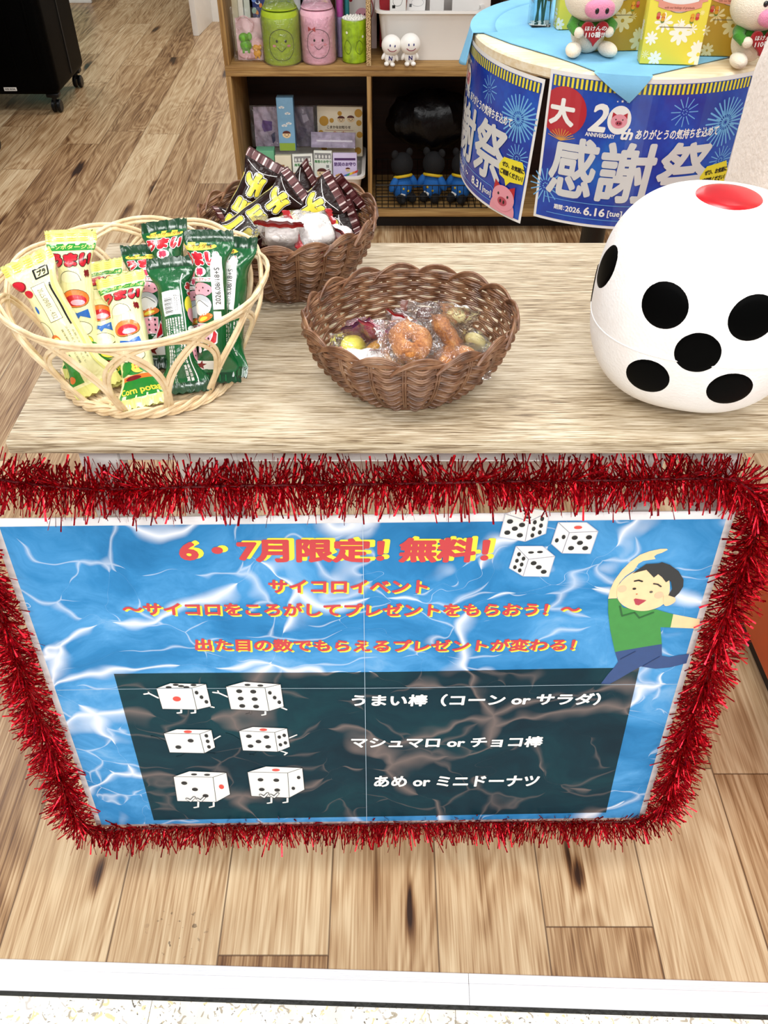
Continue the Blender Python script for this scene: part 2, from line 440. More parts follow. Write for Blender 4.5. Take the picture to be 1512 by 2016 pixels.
def alu_mat():
    m, nt, b = new('brushed_threshold_metal')
    c = nd(nt, 'SeparateXYZ', {0: texco(nt)})
    v = nd(nt, 'CombineXYZ', {0: mth(nt, 'MULTIPLY', c.outputs[0], 6.0), 1: mth(nt, 'MULTIPLY', c.outputs[1], 900.0), 2: 0.0})
    n = nd(nt, 'TexNoise', {'Vector': v.outputs[0], 'Scale': 1.0, 'Detail': 3.0})
    nt.links.new(ramp(nt, n.outputs[0], [(0.3, '#e2e2e8'), (0.7, '#fafafa')]), b.inputs['Base Color'])
    b.inputs['Metallic'].default_value = 0.15; b.inputs['Roughness'].default_value = 0.33
    return m
M_ALU = alu_mat()
M_BLACKRUB = mat('#16160f', 0.5, bmp=0.4, bscale=120)
def strip(name, x0, x1):
    mb = MB(); pr = []
    d = 0.0; k = 0
    pr = [(0.0005, 0.0), (0.0, 0.0022)]
    for i in range(5):                           # fine ribs along the upper edge
        y = -0.001 - i * 0.0026; pr += [(y, 0.003), (y - 0.0013, 0.003), (y - 0.0014, 0.0024), (y - 0.0024, 0.0024)]
    pr += [(-0.0150, 0.0036), (-0.0425, 0.0036), (-0.0440, 0.0022), (-0.0440, -0.004)]
    n = len(pr)
    vs = [th(x, q[0]) + V((0, 0, q[1])) for x in (x0, x1) for q in pr]
    mb.add(vs, [[i, i + 1, n + i + 1, n + i] for i in range(n - 1)])
    return struct(name, mb, M_ALU, 20)
strip('trim_1', -6, 0.1275); strip('trim_2', 0.1282, 6)
jb = MB(); q = [th(-6, -0.0442), th(6, -0.0442), th(6, -0.0505), th(-6, -0.0505)]
jb.add([v + V((0, 0, -.012)) for v in q] + [v + V((0, 0, 0.001)) for v in q], [[3, 2, 1, 0], [4, 5, 6, 7], [0, 1, 5, 4], [1, 2, 6, 5], [2, 3, 7, 6], [3, 0, 4, 7]])
struct('trim_3', jb, M_BLACKRUB, 0)
M_WHITEWALL = mat('#efece6', 0.55, var=0.02)
# white partitions of the shop, seen at floor level behind the shelves
struct('wall_back', MB().box((2.45, 6.11, 1.3), (7.1, 0.10, 2.6)), M_WHITEWALL)
pe = on_z(379, 71, 0); pe2 = on_z(409, 41, 0)
dx = V((pe2.x - pe.x, pe2.y - pe.y, 0)); ang = math.atan2(dx.y, dx.x)
mid = (pe + pe2) / 2
tag(MB().box((mid.x + .02, mid.y - .01, 1.05), (dx.length - .02, 0.035, 2.1), rot=Matrix.Rotation(ang, 3, 'Z'), bev=0.004).build('partition_screen', mat('#f2efe9', 0.45, var=0.02)),
    'white upright partition panel standing edge-on at the far end of the floor', 'partition')
struct('wall_far', MB().box((-1.0, 9.2, 1.3), (10, 0.1, 2.6)), mat('#d9c9a6', 0.7, var=0.04))
struct('wall_right', MB().box((4.2, 4.8, 1.3), (0.1, 8.6, 2.6)), M_WHITEWALL)
struct('wall_left', MB().box((-5.2, 4.8, 1.3), (0.1, 8.6, 2.6)), M_WHITEWALL)
# ---------------------------------------------------------------- teal sign board at the far left
c0, c1 = on_z(140, 9, 0.0), on_z(176, 6.5, 0.0)
sg = thing('sign_board', 'teal board with a white frame on the floor at the far left', 'sign', ((c1.x - .3), c1.y + .02, 0))
MB().box((0, 0, .40), (.60, .014, .72)).build('panel', mat('#1d9c8c', 0.4), sg)
fr = MB()
for c, d in (((0, -.004, .02), (.63, .03, .04)), ((0, -.004, .78), (.63, .03, .04)), ((-.305, -.004, .4), (.03, .03, .72)), ((.305, -.004, .4), (.03, .03, .72))): fr.box(c, d, bev=.004)
fr.build('frame', mat('#e9ece8', 0.4), sg)
# ---------------------------------------------------------------- suitcases
M_CASE = mat('#010101', 0.5, var=0.2, bmp=0.25, bscale=350, spec=0.05)
M_CAST = mat('#08080a', 0.35, spec=0.3)
def suitcase(label, x0, x1, y0, y1, h, tagged):
    t = thing('suitcase', label, 'suitcase', ((x0 + x1) / 2, (y0 + y1) / 2, 0), group='black suitcases at the left edge')
    wx, wy = x1 - x0, y1 - y0
    b = MB().box((0, 0, .085 + h / 2), (wx, wy, h), bev=.035, seg=5)
    for i in range(6):                                   # shallow moulded ribs on the front and the side
        b.box((-wx / 2 + wx * (i + .7) / 6.4, 0, .12 + h / 2), (.018, wy + .006, h - .17), bev=.003)
    b.build('body', M_CASE, t)
    z = MB()
    z.tube([(-wx / 2 - .001, 0, .12), (-wx / 2 - .001, 0, h + .05), (wx / 2 + .001, 0, h + .05), (wx / 2 + .001, 0, .12)], .004)
    z.build('zip', mat('#0c0c0d', .5), t)
    for sx in (-1, 1):
        for sy in (-1, 1):
            cx, cy = sx * (wx / 2 - .045), sy * (wy / 2 - .045)
            f = MB().box((cx, cy, .08), (.06, .05, .02), bev=.006).tube([(cx, cy, .078), (cx, cy, .04)], .012, 10)
            f = f.build('caster', M_CAST, t)
            w_ = MB()
            for d in (-.013, .013):
                w_.lathe([(.001, -.009), (.024, -.009), (.0285, -.005), (.0285, .005), (.024, .009), (.001, .009)], 24, (cx + d + .005, cy, .0285), rot=rot('y', 90))
            w_.build('wheel', M_CAST, f)
    MB().tube([(-.09, 0, .085 + h), (-.085, 0, .115 + h), (.085, 0, .115 + h), (.09, 0, .085 + h)], .011, 10).build('handle', M_CAST, t)
    if tagged:
        pr = Print(lambda u, v, q: V((u, -wy / 2 - .004 - q, v)))
        cx, cz = tagged
        pr.put(rect(cx - .03, cx + .03, cz - .008, cz + .008), mat('#e8e6e0', .5), 1)
        pr.put(text_in('SIZE 30/34L', cx - .025, cx + .025, cz - .004, cz + .004, .03), mat('#222222', .6), 2)
        pr.build('name_label', t, 'small white sticker with dark print')
    return t
tgt = on_y(21, 175, 4.33)
suitcase('large black suitcase on casters with a small white sticker low on its front', -2.20, -1.535, 4.33, 4.80, .72, (tgt.x + 1.8675, tgt.z))
suitcase('black suitcase mostly cut off by the left edge, in front of the stickered one', -2.36, -1.675, 3.55, 3.92, .62, None)
# ================================================================ the counter table
TZ = 0.85                                           # height of the table top
M_OAK = grain_mat('pale_grey_oak_veneer', [(0.38, '#43331f'), (0.465, '#786349'), (0.55, '#ab987a'), (0.68, '#d8cab2')], 'x', 0.42, 620, 110, 4.0, fl=6.0)
M_STEEL = mat('#e9e8e4', 0.4, var=0.02)
tb = thing('counter_table', 'long pale oak table holding the snack baskets and the giant die', 'table', (0.21, 0.934, 0))
MB().box((0, 0, TZ - .0085), (1.206, .460, .017), bev=.0022).build('tabletop', M_OAK, tb)
for sx in (-1, 1):
    for sy in (-1, 1):
        l = MB().box((-.18 + sx * .35, sy * .17, (TZ - .017) / 2 + .006), (.045, .030, TZ - .029), bev=.004)
        l = l.build('leg', M_STEEL, tb)
        MB().lathe([(.018, 0), (.02, .004), (.014, .012)], 20, (-.18 + sx * .35, sy * .17, 0)).build('foot', M_BLACKRUB, l)
rl = MB(); 
for y in (-.17, .17): rl.box((-.18, y, TZ - .041), (.655, .026, .048), bev=.003)
for x in (-.53, .17): rl.box((x, 0, TZ - .041), (.026, .31, .048), bev=.003)
rl.build('apron', M_STEEL, tb)
MB().box((-.18, .17, .485), (.66, .022, .04), bev=.003).build('crossbar', M_STEEL, tb)
MB().box((-.15, -.187, .62), (.62, .008, .16), bev=.002).build('front_board', grain_mat('beige_board', [(0.36, '#b59c74'), (0.66, '#e3d1ac')], 'x', .5), tb)
for sx in (-.39, .09): MB().box((sx, -.180, .735), (.03, .008, .13)).build('bracket', M_STEEL, tb)
# orange cabinet that stands on the floor at the right
oc = thing('low_cabinet', 'bright orange cabinet side with a dark plinth at the right edge of the floor', 'cabinet', (0.742, 0.60, 0), math.radians(1.5))
MB().box((.25, .30, .36), (.5, .66, .62), bev=.004).build('carcass', mat('#d2510b', .45, var=.05), oc)
MB().box((.26, .30, .025), (.48, .64, .05)).build('plinth', mat('#1c0f0a', .6), oc)
# ================================================================ the event poster and its tinsel
PR = Matrix.Rotation(math.radians(.72), 3, 'Z') @ Matrix.Rotation(math.radians(-5.93), 3, 'X') @ Matrix.Rotation(math.radians(-.154), 3, 'Y')
PO = V((-.0228, .7097, .7407))
PN = PR @ V((0, -1, 0))
def pp(px, py):
    """where a measured ray meets the poster: across, up (metres from the middle of its top edge)"""
    d = ray(px, py); o = V((0, 0, CH)); q = o + d * ((PO - o).dot(PN) / d.dot(PN)) - PO
    l = PR.transposed() @ q
    return (l.x, l.z)
def pq(pts): return [pp(*p) for p in pts]
PW, PH = .841, .594
SHEET = -.0012
def water(name, stops, line, amount, seed=0.0, wide=0.055):
    m, nt, b = new(name)
    co = texco(nt, loc=(seed, seed, 0))
    n0 = nd(nt, 'TexNoise', {'Vector': co, 'Scale': 5.0, 'Detail': 3.0})
    dv = nd(nt, 'VectorMath', {0: n0.outputs[1], 3: 0.24}, operation='SCALE')
    cw = nd(nt, 'VectorMath', {0: co, 1: dv.outputs[0]}, operation='ADD').outputs[0]
    sq = nd(nt, 'Mapping', {0: cw, 3: (1.0, 1.0, 1.75)}).outputs[0]
    n1 = nd(nt, 'TexNoise', {'Vector': sq, 'Scale': 5.5, 'Detail': 6.0, 'Roughness': 0.62})
    base = ramp(nt, n1.outputs[0], stops)
    tot = None
    for s, wd, am in ((3.6, wide, 1.0), (7.0, wide * .55, 0.5)):
        v = nd(nt, 'TexVoronoi', {'Vector': sq, 'Scale': s}, feature='DISTANCE_TO_EDGE')
        nn = nd(nt, 'TexNoise', {'Vector': co, 'Scale': 7.0 + s, 'Detail': 1.0})
        wv = mth(nt, 'MULTIPLY', nd(nt, 'MapRange', {0: nn.outputs[0], 1: 0.44, 2: 0.66}).outputs[0], wd * 2.4)
        g = mth(nt, 'SUBTRACT', 1.0, mth(nt, 'DIVIDE', v.outputs[0], mth(nt, 'ADD', wv, 0.0005)))
        g = mth(nt, 'POWER', mth(nt, 'MAXIMUM', g, 0.0), 1.7)
        g = mth(nt, 'MULTIPLY', g, am)
        tot = g if tot is None else mth(nt, 'MAXIMUM', tot, g)
    nt.links.new(mixc(nt, mth(nt, 'MINIMUM', mth(nt, 'MULTIPLY', tot, amount), 1.0), base, lin(line)), b.inputs['Base Color'])
    b.inputs['Roughness'].default_value = 0.45; b.inputs['Specular IOR Level'].default_value = 0.12
    return m
M_PAPER = mat('#f4f1f0', .35, var=.01)
M_WATER = water('poster_water_print', [(0.30, '#1f6ea6'), (0.46, '#3284bf'), (0.60, '#519cd6'), (0.76, '#8dbde6')], '#f2f6ff', 0.95)
M_DEEP = water('poster_dark_panel_print', [(0.30, '#04222f'), (0.50, '#08303c'), (0.66, '#0e3d46'), (0.8, '#1c4653')], '#857570', 0.75)
M_RED = mat('#cc3a40', .45, var=.03); M_YEL = mat('#f6e53c', .45, var=.03)
M_WHT = mat('#f6f4f0', .45, var=.01); M_INK = mat('#0b0b0d', .45, var=.05); M_PIPR = mat('#e2483c', .45, var=.03)
po = thing('poster', 'large blue water-pattern event poster with red lettering, framed by red tinsel under the table', 'poster', PO)
po.rotation_euler = PR.to_euler()
MB().grid(lambda u, v: V((-PW / 2 + u * PW, .0012 * math.sin(u * 9) * math.sin(v * PI), -v * PH)), 40, 30).build('sheet', M_PAPER, po, thick=SHEET)
def pf(u, v, h):
    a = (u + PW / 2) / PW; c = -v / PH
    return V((u, .0012 * math.sin(a * 9) * math.sin(c * PI) - h - .0003, v))
pr = Print(pf, .00022, cut=.03, cutv=.04)
mx = .0085
pr.put(rect(-PW / 2 + mx, PW / 2 - mx, -PH + .006, -.011), M_WATER, 1)
pr.build('water_print', po)
pr = Print(pf, .00022, cut=.03, cutv=.04)
pr.put(poly(pq([(224, 1327), (1259, 1315), (1193, 1599), (303, 1614)])), M_DEEP, 2)
pr.build('dark_panel_print', po)
def quadtext(s, x0, x1, y0, y1, m, layer, dxy=None, m2=None, bold=.05, shear=.0, printer=None, space=1.0):
    """lettering between two measured corners (top left, bottom right)"""
    a = pp(x0, y1); b = pp(x1, y1); c = pp((x0 + x1) / 2, y0)
    sh = text_in(s, a[0], b[0], a[1], c[1], bold, shear, space)
    sl = (b[1] - a[1]) / (b[0] - a[0])
    sh = [(v[0], v[1] + (v[0] - a[0]) * sl) + tuple(v[2:]) for v in sh[0]], sh[1]
    if m2: printer.put(shift(sh, *dxy), m2, layer)
    printer.put(sh, m, layer + 1)
for s_, x0_, x1_ in (('6・7月限定！', 356, 758), ('無料！', 784, 962)):
    hp = Print(pf, .00022)
    quadtext(s_, x0_, x1_, 1056, 1106, M_RED, 3, (.0062, .0022), M_YEL, .045, .04, hp)
    hp.build('headline_lettering', po, 'large red headline with yellow shadow')
for s, x0, x1, y0, y1 in (('サイコロイベント', 530, 842, 1138, 1166), ('～サイコロをころがしてプレゼントをもらおう！～', 244, 1140, 1180, 1211), ('出た目の数でもらえるプレゼントが変わる！', 385, 1130, 1252, 1281)):
    hp = Print(pf, .00022)
    quadtext(s, x0, x1, y0, y1, M_RED, 3, (.0024, -.0022), M_YEL, .038, .05, hp)
    hp.build('headline_lettering', po)
for s, x0, x1, y0, y1 in (('うまい棒（コーン or サラダ）', 693, 1180, 1361, 1388), ('マシュマロ or チョコ棒', 692, 1067, 1446, 1470), ('あめ or ミニドーナツ', 736, 1060, 1523, 1547)):
    lp = Print(pf, .00022)
    quadtext(s, x0, x1, y0, y1, M_WHT, 4, None, None, .035, .06, lp)
    lp.build('prize_lettering', po)
# dice drawn on the poster: front, top and side faces with pips, little arms and legs
def Z(x, y): return (260 + x / 3.979, 1320 + y / 3.979)
def mul(q, u, v):
    """point inside a measured four-corner face (TL, TR, BR, BL)"""
    t = [q[0][i] + (q[1][i] - q[0][i]) * u for i in (0, 1)]; d = [q[3][i] + (q[2][i] - q[3][i]) * u for i in (0, 1)]
    return tuple(t[i] + (d[i] - t[i]) * v for i in (0, 1))
PIP = {1: [(.5, .5)], 2: [(.3, .7), (.7, .35)], 20: [(.33, .5), (.67, .5)], 3: [(.25, .25), (.5, .5), (.75, .75)], 33: [(.5, .2), (.5, .5), (.5, .8)], 4: [(.3, .3), (.7, .3), (.3, .7), (.7, .7)],
       5: [(.25, .25), (.75, .25), (.5, .5), (.25, .75), (.75, .75)], 6: [(.32, .18), (.68, .18), (.32, .5), (.68, .5), (.32, .82), (.68, .82)]}
def drawn_die(fr, rg, tp, pips, line, T, r, limbs=(), outline=None, lw=1.5, hands=None):
    dp = Print(pf, .00022, cut=.03)
    outline = outline or M_INK
    hull = [tp[0], tp[1], rg[1], rg[2], fr[2], fr[3], fr[0]] if tp[0] != fr[0] else [fr[0], tp[1], tp[2], rg[1], rg[2], fr[2], fr[3]]
    for pts, wd, fill in limbs:
        q = pq([T(*p) for p in pts])
        dp.put(stroke(q, (wd + 2.6 * 3.979 / 4 * 2) * line), M_INK, 3); dp.put(stroke(q, wd * line), fill, 4)
    for f in (fr, rg, tp):
        dp.put(poly(pq([T(*p) for p in f])), M_WHT, 5)
    for f in (fr, rg, tp):
        dp.put(stroke(pq([T(*p) for p in f]), lw * line * 4, True), outline, 6)
    for f, n, sx in ((fr, pips[0], 1.0), (rg, pips[1], .62), (tp, pips[2], 1.0)):
        for (u, v) in PIP[n]:
            x, y = pp(*T(*mul(f, u, v)))
            k = 1.35 if n == 1 else 1.0
            wx = r * k * sx; wy = r * k * (.5 if f is tp else .9)
            dp.put(disc(x, y, wx, wy, 16), M_PIPR if n == 1 else M_INK, 8)
    if hands:
        for d in (-40, 40):
            q = pq([Z(hands[0] + d - 28, hands[1] - 2), Z(hands[0] + d, hands[1] + 14), Z(hands[0] + d + 28, hands[1] - 14)])
            dp.put(stroke(q, 40 * U), M_INK, 9); dp.put(stroke(q, 24 * U), M_WHT, 10)
    dp.build('die_drawing', po)
U = .00012                                              # one zoomed-measure pixel in metres
W_, D_ = M_WHT, M_DEEP
drawn_die([(190, 138), (468, 135), (508, 305), (238, 300)], [(468, 135), (580, 103), (622, 278), (508, 305)], [(300, 98), (580, 103), (468, 135), (190, 138)], (1, 3, 5), U, Z, .0040,
          [([(205, 215), (135, 180), (95, 185)], 22, W_), ([(135, 180), (128, 170)], 18, W_), ([(565, 268), (640, 288)], 22, W_), ([(385, 300), (385, 330), (355, 333)], 22, W_), ([(495, 300), (495, 330), (465, 333)], 22, W_)])
drawn_die([(735, 122), (1042, 128), (1075, 312), (775, 300)], [(1042, 128), (1165, 100), (1190, 275), (1075, 312)], [(880, 82), (1165, 100), (1042, 128), (735, 122)], (6, 3, 20), U, Z, .0040,
          [([(750, 205), (680, 175), (635, 170)], 22, W_), ([(680, 175), (672, 158)], 18, W_), ([(1135, 270), (1210, 300)], 22, W_), ([(930, 305), (930, 335), (898, 340)], 22, D_), ([(1045, 310), (1045, 340), (1018, 345)], 22, W_)])
drawn_die([(248, 490), (530, 495), (568, 645), (295, 640)], [(530, 495), (622, 462), (652, 600), (568, 645)], [(350, 458), (622, 462), (530, 495), (248, 490)], (2, 33, 1), U, Z, .0042,
          [([(258, 560), (190, 525), (152, 515)], 20, D_), ([(615, 555), (690, 512)], 18, W_), ([(425, 648), (385, 672), (350, 676)], 20, D_), ([(590, 648), (648, 650)], 20, D_)])
drawn_die([(838, 468), (1118, 478), (1142, 630), (868, 622)], [(1118, 478), (1215, 445), (1238, 590), (1142, 630)], [(945, 436), (1215, 445), (1118, 478), (838, 468)], (5, 4, 1), U, Z, .0040,
          [([(848, 545), (780, 505), (738, 492)], 20, D_), ([(1190, 540), (1290, 498)], 18, W_), ([(990, 630), (955, 658), (922, 656)], 20, D_), ([(1165, 625), (1215, 640), (1195, 655)], 20, W_)])
drawn_die([(325, 828), (635, 832), (660, 1025), (355, 1018)], [(635, 832), (740, 796), (770, 965), (660, 1025)], [(450, 785), (740, 796), (635, 832), (325, 828)], (3, 1, 20), U, Z, .0044,
          [([(520, 1020), (518, 1065), (488, 1070)], 24, W_), ([(640, 1020), (640, 1060), (608, 1068)], 24, W_)], hands=(500, 1000))
drawn_die([(905, 790), (1220, 795), (1232, 990), (935, 978)], [(1220, 795), (1335, 755), (1352, 925), (1232, 990)], [(1050, 745), (1335, 755), (1220, 795), (905, 790)], (4, 2, 1), U, Z, .0042,
          [([(1092, 985), (1092, 1030), (1062, 1035)], 24, W_), ([(1218, 985), (1218, 1025), (1185, 1030)], 24, W_)], hands=(1075, 968))
M_GREYLN = mat('#c9c9d6', .5, var=.02)
def Y5(x, y): return (752 + x / 1.9895, 820 + y / 1.9895)
drawn_die([(483, 378), (575, 408), (560, 486), (460, 468)], [(575, 408), (655, 370), (640, 455), (560, 486)], [(555, 352), (655, 370), (575, 408), (483, 378)], (5, 6, 3), U * 2, Y5, .0035, outline=M_GREYLN, lw=1.0)
drawn_die([(733, 452), (845, 447), (815, 534), (705, 532)], [(690, 412), (733, 452), (705, 532), (663, 495)], [(690, 412), (800, 412), (845, 447), (733, 452)], (5, 2, 1), U * 2, Y5, .0035, outline=M_GREYLN, lw=1.0)
drawn_die([(573, 556), (676, 545), (652, 624), (552, 622)], [(525, 505), (573, 556), (552, 622), (498, 590)], [(525, 505), (628, 505), (676, 545), (573, 556)], (3, 6, 20), U * 2, Y5, .0035, outline=M_GREYLN, lw=1.0)
# the throwing boy printed on the poster
bp = Print(pf, .00022, cut=.03)
def B(x, y): return (1180 + x / 6.505, 1060 + y / 6.505)
def shape(pts, col, layer, smooth=False, rough=.45):
    q = curve(pts, 5, True) if smooth else pts
    bp.put(poly(pq([B(*p) for p in q])), mat(col, rough, var=.05, nscale=90), layer)
shape([(112, 770), (135, 660), (190, 540), (290, 400), (400, 290), (520, 205), (640, 160), (780, 130), (860, 128), (876, 140), (800, 180), (735, 200), (700, 225), (718, 260), (640, 272), (560, 285), (500, 320), (440, 410), (330, 480), (260, 560), (225, 650), (225, 765)], '#fbd3a0', 3)
shape([(112, 775), (225, 765), (300, 880), (500, 920), (720, 905), (945, 968), (910, 1137), (780, 1135), (800, 1350), (500, 1400), (200, 1455), (140, 1180), (112, 950)], '#3a8f3f', 4)
shape([(945, 968), (1290, 1032), (1265, 1152), (906, 1139)], '#fbd3a0', 3)
shape([(200, 1452), (500, 1400), (798, 1350), (800, 1500), (900, 1518), (1020, 1490), (1150, 1475), (1112, 1595), (900, 1650), (720, 1668), (530, 1640), (420, 1700), (250, 1800), (130, 1865), (20, 1860), (110, 1740), (190, 1650), (240, 1580)], '#26477f', 4)
shape([(225, 640), (270, 560), (340, 490), (450, 420), (600, 370), (760, 390), (870, 480), (900, 600), (880, 740), (800, 850), (640, 915), (480, 920), (330, 870), (240, 780)], '#fbd5a4', 5, True)
shape([(800, 730), (880, 720), (960, 750), (970, 800), (900, 850), (830, 850)], '#fbd0a0', 5, True)
shape([(420, 445), (480, 400), (600, 320), (760, 310), (800, 296), (900, 330), (1010, 410), (1075, 520), (1070, 610), (1020, 690), (960, 748), (880, 722), (930, 640), (915, 550), (890, 530), (850, 555), (800, 490), (750, 450), (695, 495), (600, 395), (500, 420)], '#23262a', 6)
for cx, cy, rx, ry, cl in ((445, 637, 26, 20, '#15110f'), (660, 678, 24, 20, '#55504a'), (476, 706, 12, 10, '#c9572e')):
    x, y = pp(*B(cx, cy)); s_ = .000088; bp.put(disc(x, y, rx * s_, ry * s_, 16), mat(cl, .5), 7)
for cx, cy, r_ in ((290, 640, 62), (760, 720, 62)):
    x, y = pp(*B(cx, cy)); bp.put(disc(x, y, r_ * 88e-6, r_ * 88e-6), mat('#f9c09b', .5), 6)
bp.put(stroke(pq([B(450, 538), B(500, 528), B(545, 542)]), .0024), M_INK, 7)
bp.put(stroke(pq([B(695, 572), B(745, 580), B(785, 608)]), .0022), mat('#3b3632', .5), 7)
shape([(438, 775), (460, 762), (520, 772), (600, 785), (550, 820), (500, 850), (460, 840)], '#b3364a', 7)
bp.put(stroke(pq([B(262, 865), B(290, 990), B(450, 945), B(510, 1015), B(690, 945)]), .0022), mat('#1f5f2c', .5), 6)
bp.put(stroke(pq([B(270, 1545), B(460, 1445)]), .0012), mat('#1c3360', .5), 6); bp.put(stroke(pq([B(560, 1630), B(770, 1510)]), .0012), mat('#1c3360', .5), 6)
bp.build('boy_illustration', po, 'printed boy in a green shirt throwing')
# seams where the taped sheets meet
sp = Print(pf, .00022, cut=.03, cutv=.04)
sp.put(stroke(pq([(714, 1012), (722, 1618)]), .0006, rnd=False), mat('#b9cfe0', .4), 11); sp.put(stroke(pq([(113, 1356), (1335, 1345)]), .0006, rnd=False), mat('#b9cfe0', .4), 11)
sp.build('sheet_seam', po)
# ---------------------------------------------------------------- red tinsel garland around the poster
def tinsel_mat():
    m, nt, b = new('red_foil')
    n = nd(nt, 'TexNoise', {'Vector': texco(nt), 'Scale': 220.0, 'Detail': 1.0})
    nt.links.new(ramp(nt, n.outputs[0], [(0.3, '#7a0412'), (0.55, '#bb0b1c'), (0.75, '#e62438')]), b.inputs['Base Color'])
    b.inputs['Metallic'].default_value = 0.85; b.inputs['Roughness'].default_value = 0.24
    return m
M_FOIL = tinsel_mat()
def pl(x, z, d=0.0): return PO + PR @ V((x, -d, z))
def edge_path(pts, n):
    P = curve(pts, n); return [pl(*p) for p in P]
loop = [(-.41, .056, .0), (-.30, .044, .006), (-.15, .046, .006), (0, .046, .006), (.15, .048, .006), (.28, .048, .006), (.405, .044, .004), (.448, .0, .004), (.449, -.07, .002), (.447, -.16, .0), (.449, -.27, .0), (.446, -.38, .0),
        (.447, -.49, .0), (.438, -.585, .0), (.36, -.606, -.004), (.2, -.603, -.006), (.0, -.606, -.006), (-.2, -.604, -.006), (-.36, -.607, -.004), (-.44, -.592, .0), (-.449, -.50, .0), (-.447, -.38, .0), (-.45, -.26, .0), (-.448, -.14, .0),
        (-.452, -.03, .004), (-.455, .03, .006)]
cord = edge_path(loop, 14)
tn = thing('tinsel_garland', 'shiny red tinsel garland hung all around the blue poster', 'garland', PO)
MB().tube([p - PO for p in cord], .0016, 5).build('cord', mat('#5d0610', .5), tn)
fr = MB(); rr = random.Random(3)
acc = [0.0]
for p, q in zip(cord, cord[1:]): acc.append(acc[-1] + (q - p).length)
tot = acc[-1]; k = 0
def at(s):
    import bisect
    i = min(max(bisect.bisect(acc, s) - 1, 0), len(cord) - 2)
    t = (s - acc[i]) / max(1e-9, acc[i + 1] - acc[i]); return cord[i].lerp(cord[i + 1], t), (cord[i + 1] - cord[i]).normalized()
NS = 13000
for i in range(NS):
    s = tot * (i + rr.random()) / NS
    c, T = at(s)
    tuft = math.sin(s * 61.0) * .9 + math.sin(s * 23.0 + 1.0) * .7
    a = rr.uniform(0, 2 * PI) + .25 * tuft
    n1 = T.cross(PN).normalized(); n2 = PN.copy()
    d = (n1 * math.cos(a) + n2 * (math.sin(a) * .55 + .05)).normalized()
    d = (d + T * rr.gauss(0.16 * tuft, .28) + V((0, 0, -.10))).normalized()
    L_ = rr.uniform(.024, .040) * (.8 if rr.random() < .3 else 1.0)
    wv = d.cross(V((rr.gauss(0, 1), rr.gauss(0, 1), rr.gauss(0, 1)))).normalized() * rr.uniform(.0008, .0014)
    bend = V((rr.gauss(0, .1), rr.gauss(0, .1), rr.gauss(-.10, .1))) * L_
    p0 = c - PO; p1 = p0 + d * L_ * .5 + bend * .3; p2 = p0 + d * L_ + bend
    if (PO + p2).z > .826 and (PO + p2).y > .700: continue          # tips stay below the table top
    lz = PR.transposed() @ p2
    if lz.y > -.0035 and abs(lz.x) < PW / 2 and -PH < lz.z < 0: continue   # and in front of the sheet
    tw = wv.lerp(d.cross(wv), .3)
    fr.add([p0 - wv, p0 + wv, p1 + tw, p1 - tw, p2 + wv, p2 - wv], [[0, 1, 2, 3], [3, 2, 4, 5]])
o = fr.build('foil_fringe', M_FOIL, tn, smooth=0, merge=False)
o['kind'] = 'stuff'
